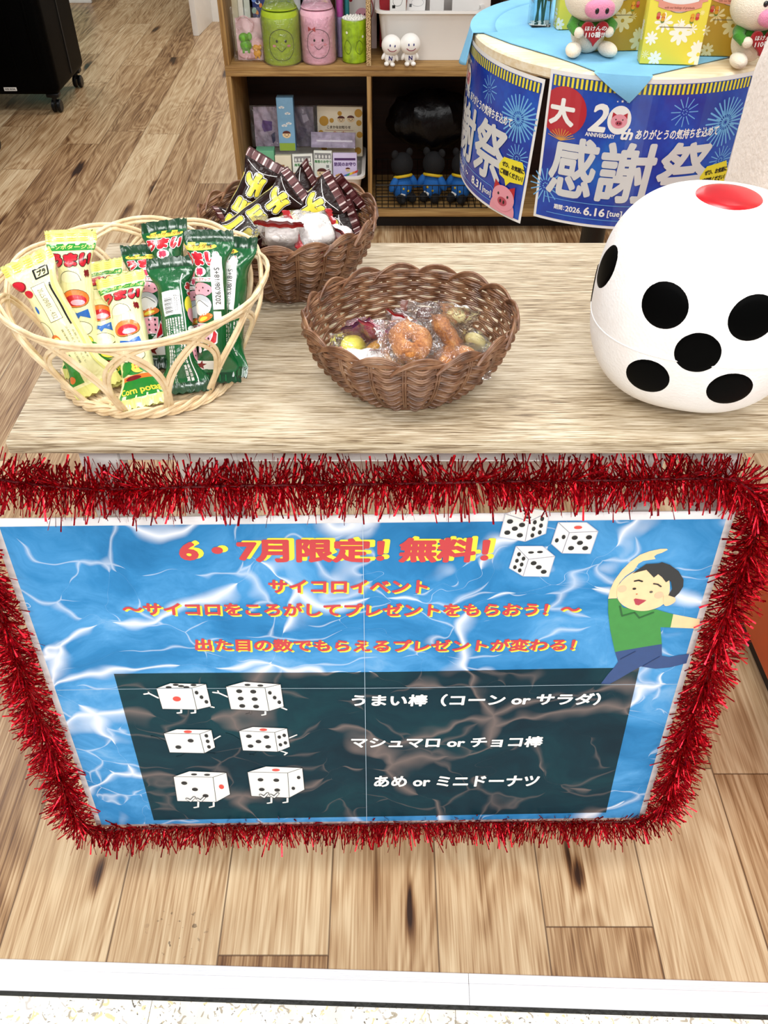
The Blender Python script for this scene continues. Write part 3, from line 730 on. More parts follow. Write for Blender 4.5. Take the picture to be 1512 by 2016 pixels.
# ================================================================ the three baskets
def cane_mat(name, stops, rough=.45, s=60):
    m, nt, b = new(name)
    n = nd(nt, 'TexNoise', {'Vector': texco(nt), 'Scale': float(s), 'Detail': 4.0})
    nt.links.new(ramp(nt, n.outputs[0], stops), b.inputs['Base Color'])
    b.inputs['Roughness'].default_value = rough
    return m
M_BROWN = cane_mat('brown_cane', [(.3, '#553522'), (.5, '#775036'), (.7, '#967052')], .36)
M_RATTAN = cane_mat('pale_rattan', [(.3, '#d9b98c'), (.55, '#ecd3ab'), (.75, '#f6e4c4')], .42)
def brown_basket(label, x, y, rz, R=.109, RY=.100, H=.083, r0=.062):
    t = thing('wicker_basket', label, 'basket', (x, y, TZ), rz, group='brown round wicker baskets')
    N = 20                                            # lobes; the stakes stand between them
    def rad(h): return r0 + (R - r0) * (math.sin(min(1, h) * PI / 2) ** .85)
    sy = RY / R
    wv = MB(); rows = 15; seg = N * 10
    for k in range(rows):
        h = (k + .35) / rows
        for dz in (-.00125, .00125):
            P = []
            for i in range(seg):
                a = 2 * PI * i / seg
                q = rad(h) + .0017 * math.cos(N * a) + .0016 * math.cos(N * a + PI * (k % 2))
                z = .004 + H * h + dz - .0016 * math.cos(N * a)
                P.append((q * math.cos(a), q * sy * math.sin(a), z))
            wv.tube(P, .0015, 6, closed=True)
    wv.build('woven_wall', M_BROWN, t)
    st = MB()
    for i in range(N):
        a = 2 * PI * (i + .5) / N
        for d in (-.012, .012):
            st.tube([(rad(h) * math.cos(a + d), rad(h) * sy * math.sin(a + d), .003 + H * h) for h in (0, .1, .2, .35, .5, .65, .8, .92, 1.0)], .0014, 6)
    st.build('stakes', M_BROWN, t)
    bs = MB()
    for k in range(15):                               # woven base
        q = .004 + k * .0042
        bs.tube([((q + .0005 * math.cos(11 * a)) * math.cos(a), (q + .0005 * math.cos(11 * a)) * sy * math.sin(a), .0032 + .0008 * math.cos(11 * a + PI * k)) for a in [2 * PI * i / 66 for i in range(66)]], .0023, 6, closed=True)
    bs.tube([(r0 * 1.0 * math.cos(a), r0 * sy * math.sin(a), .0026) for a in [2 * PI * i / 66 for i in range(66)]], .0026, 8, closed=True)
    bs.build('base', M_BROWN, t)
    rm = MB(); n = 16
    for k in range(2):
        rm.tube([((R + .0012 + .001 * math.cos(n * a + k * PI)) * math.cos(a), (R + .0012) * sy * math.sin(a), .0035 + H + .0016 * k) for a in [2 * PI * i / 132 for i in range(132)]], .0016, 6, closed=True)
    for i in range(n):                                # scalloped edge: each loop is a bundle of three canes
        a0 = 2 * PI * i / n
        for k in range(3):
            P = []
            for j in range(15):
                u = j / 14; a = a0 + (u - .5) * 2 * PI / n * 1.38
                hh = math.sin(PI * u) ** .75 * (.0130 - k * .0021)
                q = R + .0012 + .0028 * math.cos(PI * u) + .0004 * k
                P.append((q * math.cos(a), q * sy * math.sin(a), H + .0005 + hh - .004 * (1 - math.sin(PI * u))))
            rm.tube(P, .00145, 6)
    rm.build('scalloped_rim', M_BROWN, t)
    return t
BA = (.0275, .815); BB = (-.1225, 1.052); BC = (-.265, .838)
brown_basket('round brown wicker basket of mini doughnuts and candies in the middle of the table', BA[0], BA[1], .1, .1115, .100, .078)
brown_basket('round brown wicker basket of chocolate sticks and marshmallows behind the pale basket', BB[0], BB[1], .35, .1105, .108, .086)
rb = thing('rattan_basket', 'large pale open-lattice rattan basket holding yellow and green snack sticks', 'basket', (BC[0], BC[1] - .012, TZ))
rx, ry = .094, .082; RX, RY_, HH = .140, .140, .112
def rpt(a, h, o=0.0):
    e = h ** .8; c = math.cos(a); s_ = math.sin(a)
    lean = .012 * h                                   # the rim sits a little behind the foot
    rr_ = (rx + (RX - rx) * e + o, ry + (RY_ - ry) * e + o)
    return V((rr_[0] * c, rr_[1] * s_ + lean, .007 + HH * h))
lt = MB(); n = 12
for i in range(n):
    a0 = 2 * PI * (i + .25) / n; span = 2 * PI / n * 3.15
    for d in (-1, 1):
        P = []
        for j in range(33):
            u = j / 32; q = 2 * u - 1
            h = (1 - abs(q) ** 2.0) ** .62 if abs(q) < 1 else 0
            h = h * (1.0 - .04 * (d > 0)) + .0
            a = a0 + (q * .5 + .10 * math.sin(PI * q)) * span * (1 - .04 * (d > 0))
            P.append(rpt(a, max(0, h), .0022 * math.cos(3 * PI * q) + .0003 * d))
        lt.tube(P, .0022, 8)
lt.build('lattice_side', M_RATTAN, rb)
ft = MB()
for k in range(3):
    for q in (0, 1):
        P = []
        for i in range(120):
            a = 2 * PI * i / 120
            o = .0035 * math.cos(10 * a + k * 2 * PI / 3)
            P.append(((rx + .001 + o) * math.cos(a), (ry + .001 + o) * math.sin(a), .0055 + .0042 * math.sin(10 * a + k * 2 * PI / 3) * .8 + .0035 * q))
        ft.tube(P, .0020, 6, closed=True)
ft.build('braided_foot', M_RATTAN, rb)
bs = MB()
for k in range(20):
    q = .05 + .95 * k / 20
    bs.tube([(q * (rx - .003) * math.cos(a), q * (ry - .003) * math.sin(a), .0050 + .0012 * math.cos(8 * a + PI * k)) for a in [2 * PI * i / 64 for i in range(64)]], .0021, 6, closed=True)
for i in range(16):
    a = PI * i / 16
    bs.tube([((rx - .002) * math.cos(a) * s_, (ry - .002) * math.sin(a) * s_, .0048) for s_ in (-1, -.5, 0, .5, 1)], .0017, 6)
bs.build('woven_base', M_RATTAN, rb)
# ================================================================ the giant foam die
DL, DN = .2184, 2.5
def foam_mat():
    m, nt, b = new('white_foam')
    co = texco(nt)
    v = nd(nt, 'TexVoronoi', {'Vector': co, 'Scale': 330.0})
    n = nd(nt, 'TexNoise', {'Vector': co, 'Scale': 26.0, 'Detail': 4.0})
    base = ramp(nt, n.outputs[0], [(.3, '#efe8e4'), (.6, '#f6f2f0')])
    s = nd(nt, 'TexNoise', {'Vector': nd(nt, 'Mapping', {0: co, 1: (.05, 0, -.03), 3: (22, 22, 60)}).outputs[0], 'Scale': 1.0, 'Detail': 4.0})
    d = nd(nt, 'VectorMath', {0: co, 1: (-.032, -.080, .166)}, operation='DISTANCE').outputs[1]
    near = nd(nt, 'MapRange', {0: d, 1: .010, 2: .030, 3: 1.0, 4: 0.0}).outputs[0]
    stain = mth(nt, 'MULTIPLY', near, nd(nt, 'MapRange', {0: s.outputs[0], 1: .54, 2: .62}).outputs[0])
    nt.links.new(mixc(nt, mth(nt, 'MULTIPLY', stain, .7), base, lin('#c39b80')), b.inputs['Base Color'])
    b.inputs['Roughness'].default_value = .55
    bump(nt, b, v.outputs[0], .25, .0012)
    return m
M_FOAM = foam_mat()
dz = DL / 2
die = thing('foam_die', 'giant rounded white foam die with five black pips facing front', 'die', (.3285, .8055, TZ - .0012), math.radians(-16.7))
def hgt(u, v): return dz * max(1e-6, 1 - abs(u / dz) ** DN - abs(v / dz) ** DN) ** (1 / DN)
MB().ball((0, 0, dz), dz, p=2 / DN, nu=96, nv=64, fn=lambda q: V((q.x, q.y, max(q.z, -dz + .0014)))).build('body', M_FOAM, die, smooth=60)
def face(ax):
    return {'front': lambda u, v, h: V((u, -h, v + dz)), 'left': lambda u, v, h: V((-h, -u, v + dz)), 'top': lambda u, v, h: V((u, v, h + dz)),
            'right': lambda u, v, h: V((h, u, v + dz)), 'back': lambda u, v, h: V((-u, h, v + dz))}[ax]
M_PIPB = mat('#010101', .5, var=.0, spec=.04); M_PIPRED = mat('#b80214', .22, var=.15, nscale=40)
def pip(ax, u, v, r, m, lab=None):
    f = face(ax); vs = []; fs = []; n = 40; rings = 6
    for k in range(rings + 1):
        for i in range(n):
            a = 2 * PI * i / n; q = r * k / rings
            x, y = u + q * math.cos(a), v + q * math.sin(a)
            vs.append(f(x, y, hgt(x, y) + (.0009 if k < rings else -.001)))
    for k in range(rings):
        for i in range(n): fs.append([k * n + i, k * n + (i + 1) % n, (k + 1) * n + (i + 1) % n, (k + 1) * n + i])
    o = MB().add(vs, fs).build('pip', m, die, smooth=50)
    if lab: o['label'] = lab
s_, pr_ = .0391, .0232
for u, v in ((-s_, s_), (s_, s_), (0, 0), (-s_, -s_), (s_, -s_)): pip('front', u, v, pr_, M_PIPB)
pip('top', 0, 0, .034, M_PIPRED, 'large red pip')
for u, v in ((.041, .041), (0, 0), (-.041, -.041)): pip('left', u, v, pr_, M_PIPB)
for u, v in ((-.041, .041), (.041, .041), (-.041, -.041), (.041, -.041)): pip('right', u, v, pr_, M_PIPB)
for u, v in ((-.041, .041), (.041, -.041)): pip('back', u, v, pr_, M_PIPB)
sm = []
for i in range(160):                                    # faint moulding seam around the middle
    a = 2 * PI * i / 160; z = -.012 
    k = (1 - abs(z / dz) ** DN) ** (1 / DN)
    g = lambda x: math.copysign(abs(x) ** (2 / DN), x)
    sm.append((dz * k * g(math.cos(a)) * 1.0005, dz * k * g(math.sin(a)) * 1.0005, dz + z))
MB().tube(sm, .0007, 6, closed=True).build('seam', M_FOAM, die)
# ================================================================ snack sticks in shiny pouches
def pouch_mat(name, col, rough=.22, var=.05, coat=.5, spec=.5):
    m, nt, b = new(name); b.inputs['Specular IOR Level'].default_value = spec
    c = lin(col); co = texco(nt)
    n = nd(nt, 'TexNoise', {'Vector': co, 'Scale': 60.0, 'Detail': 2.0})
    nt.links.new(ramp(nt, n.outputs[0], [(.3, tuple(x * (1 - var) for x in c[:3]) + (1,)), (.7, c)]), b.inputs['Base Color'])
    b.inputs['Roughness'].default_value = rough; b.inputs['Coat Weight'].default_value = coat; b.inputs['Coat Roughness'].default_value = .06
    v = nd(nt, 'TexNoise', {'Vector': nd(nt, 'Mapping', {0: co, 3: (95, 95, 34)}).outputs[0], 'Scale': 1.0, 'Detail': 2.0, 'Distortion': 1.0})
    bump(nt, b, v.outputs[0], .35, .006)
    return m
P_CREAM = pouch_mat('cream_pouch', '#f2eeb4'); P_CRIMPY = pouch_mat('pale_yellow_crimp', '#e4e287'); P_GREEN = pouch_mat('green_pouch', '#0d5a2c'); P_DKG = pouch_mat('dark_green_crimp', '#0a3d1f')
P_CHOC = pouch_mat('dark_brown_pouch', '#1d0805', .3, coat=.0, spec=.22); P_CHK = pouch_mat('brown_check_crimp', '#45191a', .35, coat=.0, spec=.3)
def ink(c): return mat(c, .28, var=.02, coat=.4)
I_RED, I_YEL, I_WHT, I_BLK, I_GRN, I_ORG, I_BLU, I_PNK, I_GRY, I_LIM, I_CRM, I_DRED = [ink(c) for c in ('#c11226', '#f3e04a', '#f4f2ee', '#111111', '#1f8a2c', '#e8792a', '#1f62b4', '#f3a9b8', '#bfc3c8', '#e9ee86', '#f4efc4', '#7c0d1a')]
SR = .0172
def sec(t, L):
    """half width and half depth of the pouch along its length"""
    e = min(t, L - t)
    k = max(0.0, min(1.0, (e - .010) / .026)); k = k * k * (3 - 2 * k)
    return .0262 + (SR - .0262) * k, .0007 + (SR - .0007) * k ** .8
def stick(label, kind, bot, top, roll=0.0, group=None, cat='snack stick', seed=0):
    d = V(top) - V(bot); L = d.length; zz = d.normalized()
    y = -(FW - zz * FW.dot(zz)).normalized() * -1
    x = y.cross(zz).normalized(); R = Matrix((x, y, zz)).transposed() @ Matrix.Rotation(math.radians(roll), 3, 'Z')
    t = thing('snack_stick', label, cat, bot, group=group, rot=R.to_euler())
    rr = random.Random(seed); ph = [rr.uniform(0, 6) for _ in range(4)]
    def surf(a, z, h=0.0):
        w_, d_ = sec(min(max(z, 0), L), L)
        f = 1 + .045 * math.sin(3 * a + ph[0] + z * 90) * math.sin(z * 120 + ph[1]) + .03 * math.sin(2 * a + ph[2])
        return V(((w_ * f + h) * math.sin(a), -(d_ * f + h) * math.cos(a), z))
    nseg = 40; zs = [0, .004, .0105] + [.0105 + (L - .021) * i / 26 for i in range(1, 26)] + [L - .0105, L - .004, L]
    vs, fs, ms = [], [], []
    for i, z in enumerate(zs):
        for k in range(nseg):
            a = 2 * PI * k / nseg
            zz_ = z + ((.0016 if (k if k <= nseg // 2 else nseg - k) % 2 else -.0006) * (1 if i else -1) if i in (0, len(zs) - 1) else 0)
            p = surf(a, z); vs.append(V((p.x, p.y + (.0008 * math.sin(p.x * 500 + ph[3]) if min(z, L - z) < .011 else 0), zz_)))
    for i in range(len(zs) - 1):
        cr = zs[i + 1] <= .0106 or zs[i] >= L - .0106
        for k in range(nseg):
            fs.append([i * nseg + k, i * nseg + (k + 1) % nseg, (i + 1) * nseg + (k + 1) % nseg, (i + 1) * nseg + k]); ms.append(1 if cr else 0)
    fs += [list(range(nseg))[::-1], [(len(zs) - 1) * nseg + k for k in range(nseg)]]; ms += [1, 1]
    A, B_ = {'c': (P_CREAM, P_CRIMPY), 's': (P_GREEN, P_DKG), 'k': (P_CHOC, P_CHK)}[kind[0]]
    MB().add(vs, fs, ms).build('wrapper', [A, B_], t, smooth=50)
    # printing: u around the pouch, s measured down from its top
    pr = Print(lambda u, s, h: surf(u / SR, L - s, h + .0002), .00012, cut=.003, cutv=.004)
    T = lambda s, x0, x1, s0, s1, m, l, **k: pr.put(flip(text_in(s, x0, x1, -s1, -s0, **k)), m, l)
    flip = lambda sh: ([(p[0], -p[1]) + tuple(p[2:]) for p in sh[0]], sh[1])
    D = lambda x, s, rx, ry, m, l, ang=0.0: pr.put(disc(x, s, rx, ry, 20, ang), m, l)
    def lines(x0, x1, s0, s1, n, m, l, w=.0007):
        for i in range(n):
            x = x0 + (x1 - x0) * i / max(1, n - 1); pr.put(rect(x - w / 2, x + w / 2, s0, s1), m, l)
    if kind == 'cf':
        for i in range(4): pr.put(rect(-.0265, .0265, .0022 + i * .0022, .0029 + i * .0022), I_YEL, 1)
        pr.put(rect(-.0235, .0235, .0125, .0195), I_GRN, 1); T('コーンポタージュ味', -.021, .021, .0138, .0182, I_LIM, 2, bold=.02)
        for x0, x1, s in ((-.021, -.007, 'う'), (-.007, .007, 'ま'), (.007, .021, 'い')):
            T(s, x0, x1, .0215, .0365, I_BLK, 2, bold=.16); T(s, x0 + .0008, x1 - .0008, .0222, .0358, I_RED, 3, bold=.085)
        T('棒', .012, .019, .039, .047, I_DRED, 2, bold=.05)
        D(-.003, .046, .012, .006, I_CRM, 1)
        pr.put(stroke(curve([(-.015, .052), (-.013, .044), (-.004, .040), (.005, .043), (.008, .050)], 5), .0005), I_BLK, 2)
        # a bowl of soup with its spoon
        D(0, .068, .0145, .0095, I_BLK, 2); D(0, .068, .0140, .0090, I_ORG, 3); D(0, .070, .0112, .0058, I_RED, 4); D(.002, .072, .0070, .0030, I_PNK, 5)
        pr.put(poly([(-.011, .079), (0, .083), (.011, .079), (.013, .089), (.003, .086), (0, .090), (-.003, .086), (-.013, .089)]), I_BLU, 3)
        D(0, .099, .0135, .0075, I_CRM, 3); pr.put(stroke([q for q in disc(0, .099, .0135, .0075, 24)[0][:24]], .0005, True), I_BLK, 4)
        T('あかみがうまい', -.010, .010, .0955, .0995, I_GRY, 5, bold=.0)
        # corn cob in green leaves
        D(-.004, .112, .0130, .0072, I_GRN, 3, .3); D(.004, .1125, .0085, .0066, I_BLK, 4); D(.004, .1125, .0080, .0062, I_YEL, 5); D(-.010, .1135, .0085, .0040, I_GRN, 6, -.5); D(.012, .117, .008, .0033, I_GRN, 6, .4)
        for i in range(3):
            for j in range(2): D(.001 + i * .003, .1105 + j * .003, .0010, .0010, I_ORG, 7)
        pr.put(rect(-.0150, .0150, .120, .1265), I_ORG, 2); D(-.004, .1225, .008, .002, I_DRED, 3)
        q = L - .0105
        pr.put(poly([(-.014, q - .0155), (.014, q - .0155), (.024, q), (-.024, q)]), I_GRN, 3); T('Corn potage', -.019, .019, q - .0095, q - .0020, I_YEL, 4, bold=.03)
        lines(-.022, .022, L - .008, L - .001, 12, I_LIM, 1)
    elif kind == 'cb':
        for i in range(4): pr.put(rect(-.0265, .0265, .0022 + i * .0022, .0029 + i * .0022), I_YEL, 1)
        pr.put(stroke([(.001, .014), (.012, .014), (.012, .0225), (.001, .0225)], .0014, True), I_BLK, 2); T('プラ', .003, .010, .0155, .021, I_BLK, 3, bold=.05)
        D(-.016, .023, .007, .006, I_DRED, 2); D(-.016, .0225, .006, .005, I_RED, 3); D(-.012, .033, .0045, .004, I_RED, 2); D(-.014, .050, .0016, .004, I_BLU, 2)
        pr.put(rect(-.0062, .0068, .028, .066), I_CRM, 2); pr.put(stroke([(-.0062, .028), (.0068, .028), (.0068, .066), (-.0062, .066)], .0004, True), I_BLK, 3)
        T('2025.09/01 - 432', -.002, .003, .032, .064, ink('#8a8466'), 4, bold=.0, turn=1)
        pr.put(rect(.0105, .0125, .030, .075), I_BLK, 2); T('名称スナック菓子', .0085, .0105, .080, .112, ink('#6d6a4a'), 3, bold=0, turn=1); T('原材料名とうもろこし', .004, .006, .074, .116, ink('#6d6a4a'), 3, bold=0, turn=1); T('賞味期限 枠外に記載', -.001, .001, .076, .114, ink('#6d6a4a'), 3, bold=0, turn=1)
        D(-.018, .072, .007, .010, I_CRM, 2); pr.put(stroke(disc(-.018, .072, .007, .010, 24)[0][:24], .0005, True), I_BLK, 3); D(-.013, .086, .006, .008, I_ORG, 3, .4); D(-.012, .087, .0045, .006, I_LIM, 4, .4)
        pr.put(rect(-.027, -.006, .102, .135), I_GRN, 2); D(-.011, .110, .0025, .0025, I_WHT, 3); D(-.017, .128, .005, .004, I_ORG, 3)
        pr.put(rect(.0135, .0165, .02, L - .012), P_CRIMPY, 3)
    elif kind == 'sf' or kind == 'sd':
        o = 0.0 if kind == 'sf' else -.012
        D(o, .0150, .017, .0042, I_YEL, 1); T('やさいサラダ味', o - .014, o + .014, .0128, .0172, I_DRED, 2, bold=.01)
        for x0, x1, s in ((-.021, -.007, 'う'), (-.007, .007, 'ま'), (.007, .021, 'い')):
            T(s, o + x0, o + x1, .0195, .0350, I_WHT, 2, bold=.19); T(s, o + x0 + .0008, o + x1 - .0008, .0202, .0342, I_RED, 3, bold=.085)
        D(o, .0400, .0075, .0050, I_WHT, 2); T('棒', o - .0045, o + .0045, .0362, .0440, ink('#d3345c'), 4, bold=.05)
        pr.put(rect(o - .014, o + .014, .0455, .0500), I_WHT, 2); T('おいしさアップ', o - .012, o + .012, .0462, .0494, ink('#d3345c'), 3, bold=.02)
        # sliced onion, ham and vegetables
        D(o, .058, .0130, .0072, I_PNK, 2); [D(o - .009 + i * .006, .0560 + (i % 2) * .003, .0009, .0009, I_BLK, 3) for i in range(4)]
        D(o - .002, .073, .0140, .0105, I_BLK, 3); D(o - .002, .073, .0135, .0100, I_GRY, 4); D(o - .002, .0765, .0125, .0080, I_WHT, 5); pr.put(stroke(curve([(o - .011, .074), (o - .002, .069), (o + .008, .075)], 6), .0006), I_BLK, 6)
        D(o + .002, .0865, .0105, .0042, I_ORG, 5, -.3); D(o + .001, .0875, .0060, .0020, I_YEL, 6, -.3)
        pr.put(rect(o - .010, o + .010, .0925, .112), I_PNK, 2); pr.put(stroke([(o - .010, .0925), (o + .010, .0925), (o + .010, .112), (o - .010, .112)], .0006, True), I_WHT, 3)
        for i in range(3):
            for j in range(3): D(o - .0065 + i * .0065, .0955 + j * .006, .0010, .0013, I_BLK, 4)
        pr.put(poly([(o + .012, .096), (o + .016, .102), (o + .015, .112), (o + .006, .119), (o - .002, .121), (o + .006, .113), (o + .010, .105)]), I_WHT, 5); pr.put(poly([(o + .012, .098), (o + .0150, .103), (o + .0138, .111), (o + .006, .117), (o + .0075, .112), (o + .0108, .105)]), I_RED, 6)
        D(o - .012, .118, .0085, .0042, I_WHT, 3, .5)
        q = L - .024; pr.put(rect(o - .016, o + .016, q, q + .010), I_WHT, 2); S_ = []
        for i in range(10): S_.append((o + (.0055 if i % 2 == 0 else .0024) * math.sin(i * PI / 5), q + .005 - (.0055 if i % 2 == 0 else .0024) * math.cos(i * PI / 5)))
        pr.put(poly(S_), I_DRED, 3)
        lines(-.022, .022, L - .008, L - .001, 12, ink('#0f6a34'), 1)
        if kind == 'sd':
            pr.put(poly([(.003, .020), (.010, .026), (.0125, .040), (.0125, .078), (.001, .078), (.000, .035)]), I_WHT, 7); T('2026.08/18+S', .0035, .0085, .036, .073, ink('#444444'), 8, bold=.01, turn=3)
            pr.put(rect(.001, .0085, .080, .091), I_WHT, 7); T('株式会社サラダ菓子', .0135, .0155, .085, .125, I_WHT, 3, bold=0, turn=3); T('内容量 一本', .017, .019, .07, .11, I_WHT, 3, bold=0, turn=3)
    elif kind == 'sb':
        pr.put(rect(-.013, .007, .040, .066), I_WHT, 2); lines(-.010, -.010, 0, 0, 1, I_BLK, 3)
        for i in range(12): pr.put(rect(-.0105, -.0015, .0475 + i * .0014, .0475 + i * .0014 + (.0004, .0008, .0006)[i % 3]), I_BLK, 3)
        for i in range(3): T(('4903013', '25066', 'スナック')[i], .0005 + i * .002, .0018 + i * .002, .044, .062, I_BLK, 3, bold=0, turn=1)
        for i in range(7):
            T(('原材料名コーン植物油脂', '砂糖食塩香辛料粉末', '調味料アミノ酸等', '保存方法直射日光', '賞味期限上部に記載', '開封後はお早めに', '製造者菓子工業所')[i], -.0125 + i * .0029, -.0105 + i * .0029, .069, .092, I_WHT, 2, bold=.02, turn=1)
        for i in range(5):
            T(('お客様相談室受付時間', '栄養成分表示一本当り', 'エネルギー三十二', 'たんぱく質脂質', '炭水化物食塩相当量')[i], -.0125 + (i if i < 3 else i + 2) * .0028, -.0105 + (i if i < 3 else i + 2) * .0028, .098, .135, I_WHT, 2, bold=.02, turn=1)
        for x0, x1, s in ((.013, .026, 'う'),):
            T(s, x0, x1, .030, .046, I_WHT, 2, bold=.19); T(s, x0 + .0008, x1 - .0008, .0307, .0453, I_RED, 3, bold=.085)
        D(.017, .056, .006, .010, I_YEL, 2); D(.019, .066, .006, .008, I_PNK, 3); D(.017, .082, .006, .004, I_WHT, 3); D(.018, .100, .005, .016, I_PNK, 2); [D(.017, .09 + i * .005, .0008, .001, I_BLK, 4) for i in range(5)]
        pr.put(rect(.0085, .0095, .02, .14), I_WHT, 2)
    elif kind == 'kf':
        for i in range(9): pr.put(rect(-.0262, .0262, .0008 + i * .0011, .0013 + i * .0011), ink('#8c5a5a'), 1)
        for i in range(7): pr.put(rect(-.022 + i * .0066, -.0205 + i * .0066, .0005, .0105), ink('#d8c4c0'), 2)
        for i in range(9): pr.put(rect(-.0262, .0262, L - .0102 + i * .0011, L - .0097 + i * .0011), ink('#8c5a5a'), 1)
        for i in range(7): pr.put(rect(-.022 + i * .0066, -.0205 + i * .0066, L - .0105, L - .0005), ink('#d8c4c0'), 2)
        for s, s0, s1, x0 in (('チ', .021, .056, -.0155), ('ョ', .058, .080, -.0125), ('コ', .083, .118, -.0155)):
            T(s, x0, -x0, s0, s1, I_WHT, 2, bold=.150, turn=1); T(s, x0 + .0008, -x0 - .0008, s0 + .0008, s1 - .0008, I_BLK, 3, bold=.115, turn=1); T(s, x0 + .0018, -x0 - .0018, s0 + .0018, s1 - .0018, I_YEL, 4, bold=.070, turn=1)
        pr.put(rect(-.0255, -.0205, .03, L - .03), I_YEL, 2); pr.put(rect(-.0262, -.0255, .03, L - .03), I_WHT, 2); pr.put(rect(-.0200, -.0193, .025, L - .025), I_WHT, 2)
        pr.put(stroke(curve([(-.016, .014), (0, .021), (.016, .014)], 6), .0006), I_WHT, 2)
    pr.build('print', t)
    return t
def aim(tx, ty, bx, by, zb, Lmin=.146):
    """a stick from its foot at height zb up to where its top is seen"""
    b = on_z(bx, by, zb); d = ray(tx, ty).normalized(); o = V((0, 0, CH))
    s = (b - o).dot(d); dist = (o + d * s - b).length
    L = max(Lmin, dist * 1.0005); s += math.sqrt(max(0, L * L - dist * dist))
    return b, o + d * s
GC = 'corn potage snack sticks in the pale basket'; GS = 'salad snack sticks in the pale basket'; GK = 'chocolate snack sticks in the back basket'
stick('green salad stick rising highest at the back of the pale basket', 'sf', *aim(322, 436, 352, 690, .865), roll=-6, group=GS, seed=1)
stick('cream corn potage stick second from left, upright and tall with green banner on top', 'cf', *aim(136, 455, 175, 742, .868), roll=8, group=GC, seed=2)
stick('cream corn potage stick half hidden between the tall and the front one', 'cf', *aim(197, 516, 224, 760, .866), roll=-4, group=GC, seed=3)
stick('cream corn potage stick lying behind, only its striped end showing beside the green ones', 'cf', *aim(268, 540, 246, 735, .866), roll=25, group=GC, seed=4)
stick('green salad stick leftmost of the green ones, dark zigzag top', 'sf', *aim(284, 484, 303, 725, .866), roll=10, group=GS, seed=5)
stick('green salad stick squeezed behind the back-facing and the dated one', 'sf', *aim(378, 506, 400, 742, .866), roll=16, group=GS, seed=6)
stick('green salad stick rightmost in the pale basket with red lettering at top', 'sd', *aim(462, 468, 440, 738, .876), roll=-14, group=GS, seed=7)
stick('green salad stick with its white date strip facing front', 'sd', *aim(411, 455, 428, 752, .872), roll=8, group=GS, seed=8)
stick('green salad stick turned to its back with barcode and small print', 'sb', *aim(334, 508, 368, 772, .868), roll=6, group=GS, seed=9)
stick('cream corn potage stick turned to its back, leaning on the left side', 'cb', *aim(48, 508, 196, 768, .868), roll=4, group=GC, seed=10)
stick('cream corn potage stick in front with its whole face and foot showing', 'cf', *aim(234, 542, 287, 798, .864, .150), roll=2, group=GC, seed=11)
def kst(label, tx, ty, zt, bx, by, zb, roll, seed): 
    a, b = on_z(bx, by, zb), on_z(tx, ty, zt)
    d = (b - a); L = d.length
    if L < .135: a = b - d * (.135 / L)
    if L > .165: a = b - d * (.165 / L)
    return stick(label, 'kf', a, b, roll, GK, seed=seed)
kst('brown chocolate stick pointing up highest at the left of the back basket', 528, 312, .985, 452, 462, .905, 10, 21)
kst('brown chocolate stick crossing the middle of the back basket with large yellow letters', 590, 362, .965, 452, 468, .915, 12, 22)
kst('brown chocolate stick right of centre lying on the marshmallows side', 668, 372, .960, 545, 452, .905, 14, 23)
kst('brown chocolate stick behind, only its checked end poking up at the back rim', 618, 345, .955, 545, 420, .89, 0, 24)
kst('brown chocolate stick at the right rim with its checked end standing up', 697, 375, .950, 600, 455, .885, 30, 25)
kst('brown chocolate stick low at the right with its end against the basket wall', 700, 420, .925, 598, 470, .883, 8, 26)
kst('brown chocolate stick low at the left, its checked end against the basket wall', 440, 442, .925, 540, 440, .885, 0, 27)
# ================================================================ wrapped marshmallows, candies and doughnuts
FILM = film_mat('clear_cellophane', '#ffffff', .84)
FILM_P = film_mat('pink_tinted_cellophane', '#ffe3ea', .6)
def pillow(name, label, cat, c, ax, nrm, L, W, T, film, ends, group, content, seed=0):
    """a pillow pack: film swelling over its content, flat toothed crimps at both ends"""
    ax = V(ax).normalized(); n = V(nrm); n = (n - ax * n.dot(ax)).normalized(); w_ = ax.cross(n)
    R = Matrix((w_, n, ax)).transposed()                 # x across, y outwards, z along
    t = thing(name, label, cat, c, group=group, rot=R.to_euler())
    rr = random.Random(seed); p = [rr.uniform(0, 6) for _ in range(6)]
    def prof(v): e = min(v, 1 - v); k = max(0, min(1, (e - .11) / .25)); return (k * k * (3 - 2 * k)) ** .6
    def f(u, v):
        a = 2 * PI * u; k = prof(v)
        z = (v - .5) * L
        wr = 1 + .10 * math.sin(5 * a + p[0] + v * 9) * k + .06 * math.sin(9 * a + p[1] - v * 14)
        x = W / 2 * (1 - .12 * k) * math.cos(a) * wr; y = (T / 2 * k * wr + .0006) * math.sin(a)
        y += (1 - k) * .0010 * math.sin(x * 420 + p[2])
        if v in (0, 1): z += .0013 * (1 if int(u * 36) % 2 else -1)
        return V((x, y, z))
    NV = 22; cr = 3
    m = MB(); m.grid(f, 36, NV, mi=lambda u, v: (1 if v * NV < cr and ends[0] else 2 if v * NV > NV - cr and ends[1] else 0), cu=True)
    m.build('wrapper', [film, ends[0] or film, ends[1] or film], t, smooth=45)
    if content: content(t)
    return t
M_MALLOW = mat('#f8f2ef', .7, var=.02, bmp=.2, bscale=160)
E_RED = pouch_mat('red_crimp', '#a30d18', .3)
E_PUR, E_PNK, E_RD2 = pouch_mat('purple_crimp', '#5d1766', .3), pouch_mat('magenta_crimp', '#d2206a', .3), pouch_mat('scarlet_crimp', '#c2161c', .3)
def mallow(t): MB().ball((0, 0, 0), (.0195, .0150, .0215), p=.5, nu=32, nv=20).build('marshmallow', M_MALLOW, t)
GM = 'wrapped marshmallows in the back basket'
N = -FW
def dirpx(a, b, z): return on_z(*b, z) - on_z(*a, z)
def cen(px, py, z): return on_z(px, py, z)
